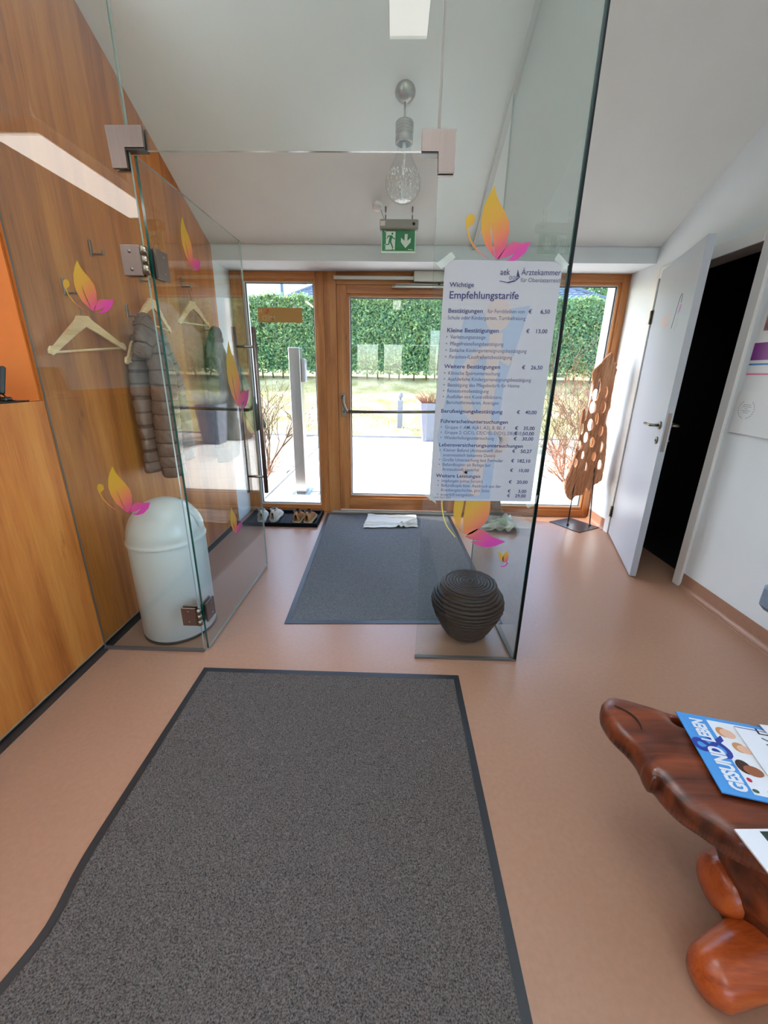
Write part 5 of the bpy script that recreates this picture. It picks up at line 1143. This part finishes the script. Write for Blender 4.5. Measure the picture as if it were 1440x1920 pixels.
xs = np.linspace(-16, 18, 130); ys = np.linspace(9.18, 34, 120); X, Y = np.meshgrid(xs, ys); X = X.ravel(); Y = Y.ravel()
Z = lawn_z(Y)-0.01+0.05*(vnoise(X*1.5, Y*1.5, 5)-0.5)*np.clip((Y-9.2)*3, 0, 1)
I = np.arange(X.size).reshape(120, 130); F = np.column_stack([I[:-1, :-1].ravel(), I[:-1, 1:].ravel(), I[1:, 1:].ravel(), I[1:, :-1].ravel()])
npmesh('lawn', np.column_stack([X, Y, Z]), F, mat('dry_lawn', rgb(128, 126, 66), 0.95, vscale=2.2, color2=rgb(190, 178, 136), bump=1.0, bscale=30, bdist=0.03), None, True, kind='structure')
n = 26000; gx = rng.uniform(-6.5, 8.5, n); gy = rng.uniform(9.22, 13.6, n); gz = lawn_z(gy)-0.02; a = rng.uniform(0, 2*PI, n); h = rng.uniform(0.03, 0.075, n); w = 0.006
lx = rng.normal(0, 0.02, n); ly = rng.normal(0, 0.02, n)
V = np.stack([np.column_stack([gx-w*np.cos(a), gy-w*np.sin(a), gz]), np.column_stack([gx+w*np.cos(a), gy+w*np.sin(a), gz]), np.column_stack([gx+lx, gy+ly, gz+h])], 1).reshape(-1, 3)
gr_o = npmesh('dry_grass', V, np.arange(3*n).reshape(-1, 3), mat('grass_blades', rgb(118, 122, 56), 0.9, vscale=1.6, color2=rgb(194, 182, 132)), None, False)
tag(gr_o, 'short dry yellowish grass of the sloping lawn', 'grass', kind='stuff')

def leafmat(name, c1, c2, tr=0.35):
    m = bpy.data.materials.new(name); m.use_nodes = True; t = m.node_tree; L = t.links.new
    p = t.nodes['Principled BSDF']; p.inputs['Roughness'].default_value = 0.42
    tc = nd(t, 'ShaderNodeTexCoord'); nz = nd(t, 'ShaderNodeTexNoise'); nz.inputs['Scale'].default_value = 6; L(tc.outputs['Object'], nz.inputs[0])
    rp = nd(t, 'ShaderNodeValToRGB'); rp.color_ramp.elements[0].color = c1; rp.color_ramp.elements[1].color = c2; rp.color_ramp.elements[0].position = 0.35; rp.color_ramp.elements[1].position = 0.65
    L(nz.outputs[0], rp.inputs[0]); L(rp.outputs[0], p.inputs['Base Color'])
    tl = nd(t, 'ShaderNodeBsdfTranslucent'); L(rp.outputs[0], tl.inputs[0]); mx = nd(t, 'ShaderNodeMixShader'); mx.inputs[0].default_value = tr
    L(p.outputs[0], mx.inputs[1]); L(tl.outputs[0], mx.inputs[2]); L(mx.outputs[0], t.nodes['Material Output'].inputs[0]); return m
LM = [leafmat('laurel_leaf', rgb(70, 108, 72), rgb(92, 130, 84)), leafmat('laurel_leaf_light', rgb(94, 134, 84), rgb(124, 158, 98)), leafmat('laurel_leaf_young', rgb(140, 166, 96), rgb(168, 184, 116))]
def leaves(name, P, Nrm, L_, W_, parent, mats, share, label=None, seed=1):
    """rhombic leaves folded along the midrib at points P, facing Nrm +- scatter"""
    r = np.random.default_rng(seed); n = len(P)
    D = Nrm + r.normal(0, 0.65, (n, 3)); D /= np.linalg.norm(D, axis=1)[:, None]
    T = r.normal(0, 1, (n, 3)); T[:, 2] -= 0.2; T -= D*(T*D).sum(1)[:, None]; T /= np.linalg.norm(T, axis=1)[:, None]
    Bv = np.cross(D, T); l = L_*r.uniform(0.7, 1.25, n)[:, None]; w = W_*r.uniform(0.75, 1.2, n)[:, None]
    V = np.stack([P-T*l/2, P+Bv*w/2-D*w*0.15, P+T*l/2, P-Bv*w/2-D*w*0.15, P+T*l*0.02+D*w*0.05], 1).reshape(-1, 3)
    b = np.arange(n)*5; F = np.stack([np.column_stack([b, b+1, b+2]), np.column_stack([b, b+2, b+3])], 1).reshape(-1, 3)
    o = npmesh(name, V, F, mats, parent, False, kind='stuff')
    mi = np.repeat(r.choice(len(mats), n, p=share), 2); o.data.polygons.foreach_set('material_index', mi.astype(np.int32)); return o
hg = thing('laurel_hedge', 'long clipped green laurel hedge along the far side of the lawn', 'hedge', (0.5, 13.6, 1.3))
n = 34000; hx = rng.uniform(-7.5, 10.5, n); bul = 0.35*(vnoise(hx*1.1, hx*0+3, 7)-0.5)
hz = 1.30+(2.36+0.14*(vnoise(hx*2.3, hx*0, 11)-0.5))*rng.uniform(0.03, 1.0, n)**0.92; dpt = rng.exponential(0.07, n)
P = np.column_stack([hx, 13.2+bul*0.6+dpt+0.12*(vnoise(hx*3, hz*3, 2)-0.5)+0.12*np.clip(hz-3.4, 0, 1), hz])
leaves('foliage', P, np.tile([[0, -1.0, 0.35]], (n, 1)), 0.125, 0.055, hg, LM, [0.45, 0.42, 0.13], seed=3)
n = 15000; hx = rng.uniform(-7.5, 10.5, n); hy = rng.uniform(13.15, 14.1, n); hz = 3.64+0.14*(vnoise(hx*2.3, hx*0, 11)-0.5)+rng.normal(0.0, 0.05, n)
leaves('foliage', np.column_stack([hx, hy, hz]), np.tile([[0, -.3, 1.0]], (n, 1)), 0.12, 0.05, hg, LM, [0.2, 0.45, 0.35], seed=4)
MB().box(-7.4, 10.4, 13.42, 13.95, 1.52, 3.5).build('hedge_core', mat('hedge_shade', rgb(62, 92, 58), 0.9, var=0.4, vscale=14), hg)  # dark box added inside the leaves to block light, coloured as inner shade
for i in range(46):
    x = -7.2+i*0.39+random.uniform(-.1, .1); k = MB(); y = 13.55+random.uniform(-.1, .1); k.tube([(x, y, 1.15), (x+random.uniform(-.06, .06), y, 1.7)], [0.03, 0.02], 6); k.build('stem', bark, hg)

def twigs(mb, p, d, L, r, depth, spread, rnd, up=0.25, kinks=3):
    pts = [p]; q = p.copy(); dd = d.copy()
    for i in range(kinks):
        dd = (dd+Vector((rnd.gauss(0, .18), rnd.gauss(0, .18), rnd.gauss(0, .12)+up*0.12))).normalized(); q = q+dd*(L/kinks); pts.append(q.copy())
    r = max(r, 0.0034); mb.tube(pts, [r*(1-0.35*i/kinks) for i in range(kinks+1)], 4, cap=False, smooth=False)
    if depth == 0: return [q]
    tips = []
    for i in range(rnd.choice((2, 3, 3))):
        b = pts[rnd.randint(1, kinks)]; nd_ = (dd+Vector((rnd.gauss(0, spread), rnd.gauss(0, spread), rnd.gauss(up, spread*.6)))).normalized()
        tips += twigs(mb, b, nd_, L*rnd.uniform(.55, .85), r*0.58, depth-1, spread, rnd, up, kinks)
    return tips
def bare_shrub(label, x, y, z, h, nst, depth, seed, lean=0.45, r=0.012, heads=False, spread=.5, color=None):
    rnd = random.Random(seed); t = thing('bare_shrub', label, 'shrub', (x, y, z), None)
    k = MB(); tips = []
    for i in range(nst):
        a = rnd.uniform(0, 2*PI); d = Vector((lean*math.cos(a), lean*math.sin(a), 1)).normalized()
        tips += twigs(k, Vector((x+.05*math.cos(a), y+.05*math.sin(a), z-0.03)), d, h*rnd.uniform(.34, .5), r*rnd.uniform(.7, 1.1), depth, spread, rnd)
    k.build('twigs', color or bpy.data.materials['dry_twig'], t, kind='stuff')
    if heads:
        s = MB()
        for p in rnd.sample(tips, min(len(tips), 60)):
            s.lathe([(0.002, -0.008), (0.011, -0.002), (0.009, 0.007), (0.001, 0.010)], p, 5, smooth=False)
        s.build('seed_heads', bpy.data.materials['seed_head'], t, kind='stuff')
    return t
twm = mat('dry_twig', rgb(88, 68, 48), 0.85, var=0.2, vscale=20); mat('seed_head', rgb(92, 74, 60), 0.9)
twr = mat('reddish_twig', rgb(128, 82, 60), 0.85, var=0.2, vscale=20)
bare_shrub('leafless shrub with dark seed heads outside the left window, beside the steel pillar', -1.95, 5.75, -0.03, 1.75, 12, 3, 5, r=0.016, heads=True, spread=.42)
bare_shrub('low tangled reddish brown shrub at the foot of the taller left shrub', -1.82, 5.05, -0.03, 0.55, 16, 2, 8, lean=0.8, r=0.007, color=twr, spread=.7)
bare_shrub('tall pale leafless shrub outside the right window behind the wood sculpture', 2.62, 5.75, -0.03, 1.7, 12, 4, 13, lean=0.6, r=0.011, spread=.5)
bare_shrub('low reddish leafless shrub outside the right window near the pavement edge', 2.52, 5.35, -0.03, 0.8, 16, 3, 21, lean=0.9, r=0.008, color=twr, spread=.65)
bare_shrub('far reddish shrub in front of the hedge at the right', 4.6, 9.9, 0.2, 1.7, 12, 3, 33, lean=0.7, r=0.014, color=twr, spread=.5)

# steel pillar with intercom
sp = thing('steel_pillar', 'square stainless steel pillar with intercom box outside the left window', 'pillar', (-1.12, 4.66, -0.03))
psm = mat('pillar_steel', rgb(188, 192, 194), 0.30, 1.0, var=0.05, vscale=60, stretch=(1, 1, 0.05))
MB().bbox(-1.190, -1.062, 4.585, 4.735, -0.022, 1.672, 0.004).build('column', psm, sp)
MB().bbox(-1.225, -1.015, 4.50, 4.82, -0.03, -0.022, 0.002).build('base_plate', psm, sp)
k = MB(); k.bbox(-1.062, -1.012, 4.605, 4.70, 1.30, 1.555, 0.006); k.build('intercom_box', mat('box_grey', rgb(150, 156, 162), 0.5), sp)
k = MB(); k.tube([(-1.02, 4.655, 1.545), (-1.02, 4.655, 1.50)], 0.02, 12); k.build('call_button', M['grey'], sp)
# bollard lamp, planters, tree trunk, marker stakes
bl = thing('bollard_lamp', 'slim grey bollard lamp with round head standing in the lawn', 'lamp', (0.168, 9.75, 0.13))
bm_ = mat('bollard_grey', rgb(116, 120, 128), 0.5)
MB().bbox(0.10, 0.235, 9.68, 9.815, 0.10, 0.80, 0.008).build('post', bm_, bl)
k = MB(); k.lathe([(0.03, 0.80), (0.028, 0.85), (0.055, 0.87), (0.068, 0.91), (0.06, 0.955), (0.03, 0.985), (0.0005, 0.99)], (0.168, 9.748, 0), 18); k.build('lamp_head', bm_, bl)
def planter(label, x, y, w0, w1, h, plant, seed):
    t = thing('planter', label, 'planter', (x, y, -0.03), 'tall tapered planters')
    k = MB(); z0, z1 = -0.03, -0.03+h; a, b = w0/2, w1/2; wv = 0.025
    v = [(x-a, y-a, z0), (x+a, y-a, z0), (x+a, y+a, z0), (x-a, y+a, z0), (x-b, y-b, z1), (x+b, y-b, z1), (x+b, y+b, z1), (x-b, y+b, z1), (x-b+wv, y-b+wv, z1), (x+b-wv, y-b+wv, z1), (x+b-wv, y+b-wv, z1), (x-b+wv, y+b-wv, z1), (x-b+wv, y-b+wv, z1-.08), (x+b-wv, y-b+wv, z1-.08), (x+b-wv, y+b-wv, z1-.08), (x-b+wv, y+b-wv, z1-.08)]
    k.add(v, [(0, 1, 5, 4), (1, 2, 6, 5), (2, 3, 7, 6), (3, 0, 4, 7), (4, 5, 9, 8), (5, 6, 10, 9), (6, 7, 11, 10), (7, 4, 8, 11), (8, 9, 13, 12), (9, 10, 14, 13), (10, 11, 15, 14), (11, 8, 12, 15), (3, 2, 1, 0)])
    k.build('pot', mat('planter_grey', rgb(112, 114, 128), 0.6) if 'planter_grey' not in bpy.data.materials else bpy.data.materials['planter_grey'], t)
    MB().box(x-b+wv, x+b-wv, y-b+wv, y+b-wv, z1-0.085, z1-0.06).build('soil', M['plinth'], t)
    r = random.Random(seed); k = MB()
    for i in range(240):
        a_ = r.uniform(0, 2*PI); rr = b*0.7*math.sqrt(r.random()); p = Vector((x+rr*math.cos(a_), y+rr*math.sin(a_), z1-0.07)); l = r.uniform(.18, .34)
        d = Vector((rr*1.6*math.cos(a_)+r.gauss(0, .05), rr*1.6*math.sin(a_)+r.gauss(0, .05), l)); q = p+d*.6+Vector((r.gauss(0, .015), r.gauss(0, .015), .02))
        k.tube([p, q, p+d], [0.004, 0.003, 0.001], 3, cap=False, smooth=False)
    k.build('dry_plant', plant, t, kind='stuff'); return t
planter('tall grey planter with reddish dry grass on the forecourt, half hidden by the price poster', 0.86, 8.85, 0.36, 0.52, 0.84, twr, 3)
planter('tall grey planter with silvery lavender, seen mirrored in the open glass door', 2.05, 7.9, 0.34, 0.46, 0.80, mat('silver_lavender', rgb(176, 176, 170), 0.9), 4)
tk = thing('tree_trunk', 'thick tree trunk with grey bark beside the forecourt, seen mirrored in the glass door', 'tree', (1.92, 8.6, 0))
k = MB(); trunk(k, (1.92, 8.6), [(0.40, -0.05, 0, 0), (0.30, 0.12, 0, 0), (0.21, 0.4, 0, 0), (0.18, 1.0, 0.01, 0), (0.175, 1.8, 0.02, 0), (0.165, 2.8, 0.0, 0), (0.15, 4.2, -0.03, 0), (0.13, 5.4, -0.05, 0)], 26, 2, 0.16); k.build('trunk', mat('tree_bark', rgb(120, 108, 98), 0.9, var=0.4, vscale=12, stretch=(1, 1, 0.12), bump=1.0, bscale=40, bdist=0.02), tk)
k = MB(); rnd = random.Random(9)
for i in range(7): a = i*0.9; twigs(k, Vector((1.88, 8.6, 4.2+i*0.17)), Vector((math.cos(a), math.sin(a), .8)).normalized(), 1.2, 0.05, 3, .5, rnd)
k.build('branches', twm, tk, kind='stuff')
stm = mat('pale_stake', rgb(206, 206, 202), 0.6)
for i, (x, h, nm) in enumerate(((-0.85, .42, 'leftmost'), (-0.52, .24, 'second'), (-0.10, .40, 'third'), (0.26, .22, 'rightmost'))):
    t = thing('marker_stake', '%s pale double stake along the kerb at the lawn edge' % nm, 'stake', (x, 9.24, 0.0), 'pale stakes at the lawn edge')
    k = MB(); k.tube([(x-0.035, 9.24, 0.0), (x-0.035, 9.24, h)], 0.008, 6); k.build('rod', stm, t); k = MB(); k.tube([(x+0.035, 9.24, 0.0), (x+0.035, 9.24, h-.02)], 0.008, 6); k.build('rod', stm, t)
# eaves of the practice itself
k = MB(); k.box(-4.5, 5.0, YO, 4.36, 2.46, 2.60); k.build('eaves', M['whitemetal'], kind='structure')
# neighbours beyond the hedge
ha = thing('neighbour_house', 'tall white house with dark downpipe behind the hedge at the left', 'house', (-10, 26, 2.5))
hw = mat('white_render', rgb(236, 236, 234), 0.9, var=0.01, vscale=2)
MB().box(-15, -6.3, 22, 30.5, 1.5, 9.0).build('wall', hw, ha)
MB().prism([(-15.5, 21.5, 9.0), (-5.8, 21.5, 9.0), (-10.6, 21.5, 12.0)], (0, 9.6, 0)).build('roof', mat('roof_grey', rgb(70, 74, 84), 0.8), ha)
k = MB(); k.tube([(-6.22, 23.5, 2.0), (-6.22, 23.5, 9.0)], 0.065, 10); k.build('downpipe', mat('pipe_grey', rgb(92, 108, 124), 0.5), ha)
hb = thing('neighbour_bungalow', 'low white bungalow with dark tiled hip roof behind the hedge', 'house', (2.3, 23, 2.5))
MB().box(-4.6, 9.2, 20.6, 27, 1.5, 4.8).build('wall', hw, hb)
rfm = mat('roof_tile', rgb(66, 78, 96), 0.42, var=0.15, vscale=12, spec=0.6)
EV = [(-5.1, 20.0, 4.74), (9.7, 20.0, 4.78), (9.7, 27.6, 4.78), (-5.1, 27.6, 4.74)]; RG = [(-1.3, 23.8, 7.0), (5.9, 23.8, 7.0)]
MB().add([Vector(p) for p in EV+RG], [(0, 1, 5, 4), (1, 2, 5), (2, 3, 4, 5), (3, 0, 4), (3, 2, 1, 0)]).build('roof', rfm, hb)
k = MB(); nrow = 16           # courses of wavy tiles on the slope facing us
for r in range(nrow):
    t0, t1 = r/nrow, (r+1)/nrow
    y0, y1 = 20+3.8*t0, 20+3.8*t1; z0, z1 = 4.76+2.24*t0, 4.76+2.24*t1; xa, xb = -5.1+3.8*t0, 9.7-3.8*t0
    n = int((xb-xa)/0.075); v = []
    for i in range(n+1):
        x = xa+(xb-xa)*i/n; w = 0.035*abs(math.sin(PI*x/0.30)); v += [(x, y0-0.02, z0+0.065+w), (x, y1, z1+0.03+w)]
    k.add(v, [(2*i, 2*i+2, 2*i+3, 2*i+1) for i in range(n)], 0, True)
    v = []
    for i in range(n+1):
        x = xa+(xb-xa)*i/n; w = 0.035*abs(math.sin(PI*x/0.30)); v += [(x, y0-0.02, z0+0.02), (x, y0-0.02, z0+0.065+w)]
    k.add(v, [(2*i, 2*i+2, 2*i+3, 2*i+1) for i in range(n)], 0, False)
k.build('roof_tiles', rfm, hb, kind='stuff')
k = MB(); k.tube([(-5.15, 19.95, 4.72), (9.75, 19.95, 4.76)], 0.075, 10); k.build('gutter', mat('gutter_grey', rgb(92, 104, 120), 0.4, 0.3), hb)
k = MB(); k.tube([(-5.1, 20, 4.80), (-1.3, 23.8, 7.08)], 0.10, 8); k.tube([(9.7, 20, 4.84), (5.9, 23.8, 7.08)], 0.10, 8); k.tube([(-1.3, 23.8, 7.08), (5.9, 23.8, 7.08)], 0.10, 8); k.build('ridge_tiles', rfm, hb)
tt = thing('garden_tree', 'leafy tree behind the tiled roof at the right', 'tree', (12.0, 27.5, 3.0))
k = MB(); trunk(k, (12.0, 27.5), [(0.25, 2.0, 0, 0), (0.2, 4.0, 0, 0), (0.14, 6.0, 0, 0), (0.06, 8.0, 0, 0)], 10, 1); k.build('trunk', bark, tt)
n = 5000; d = rng.normal(0, 1, (n, 3)); d /= np.linalg.norm(d, axis=1)[:, None]; rr = rng.uniform(0.55, 1.0, n)[:, None]
P = np.array([12.0, 27.5, 6.9])+d*rr*np.array([1.9, 1.8, 2.2])*(0.8+0.4*vnoise(d[:, 0]*3+5, d[:, 2]*3+5, 3))[:, None]
leaves('crown', P, d, 0.22, 0.11, tt, LM[:2], [0.6, 0.4], seed=6)
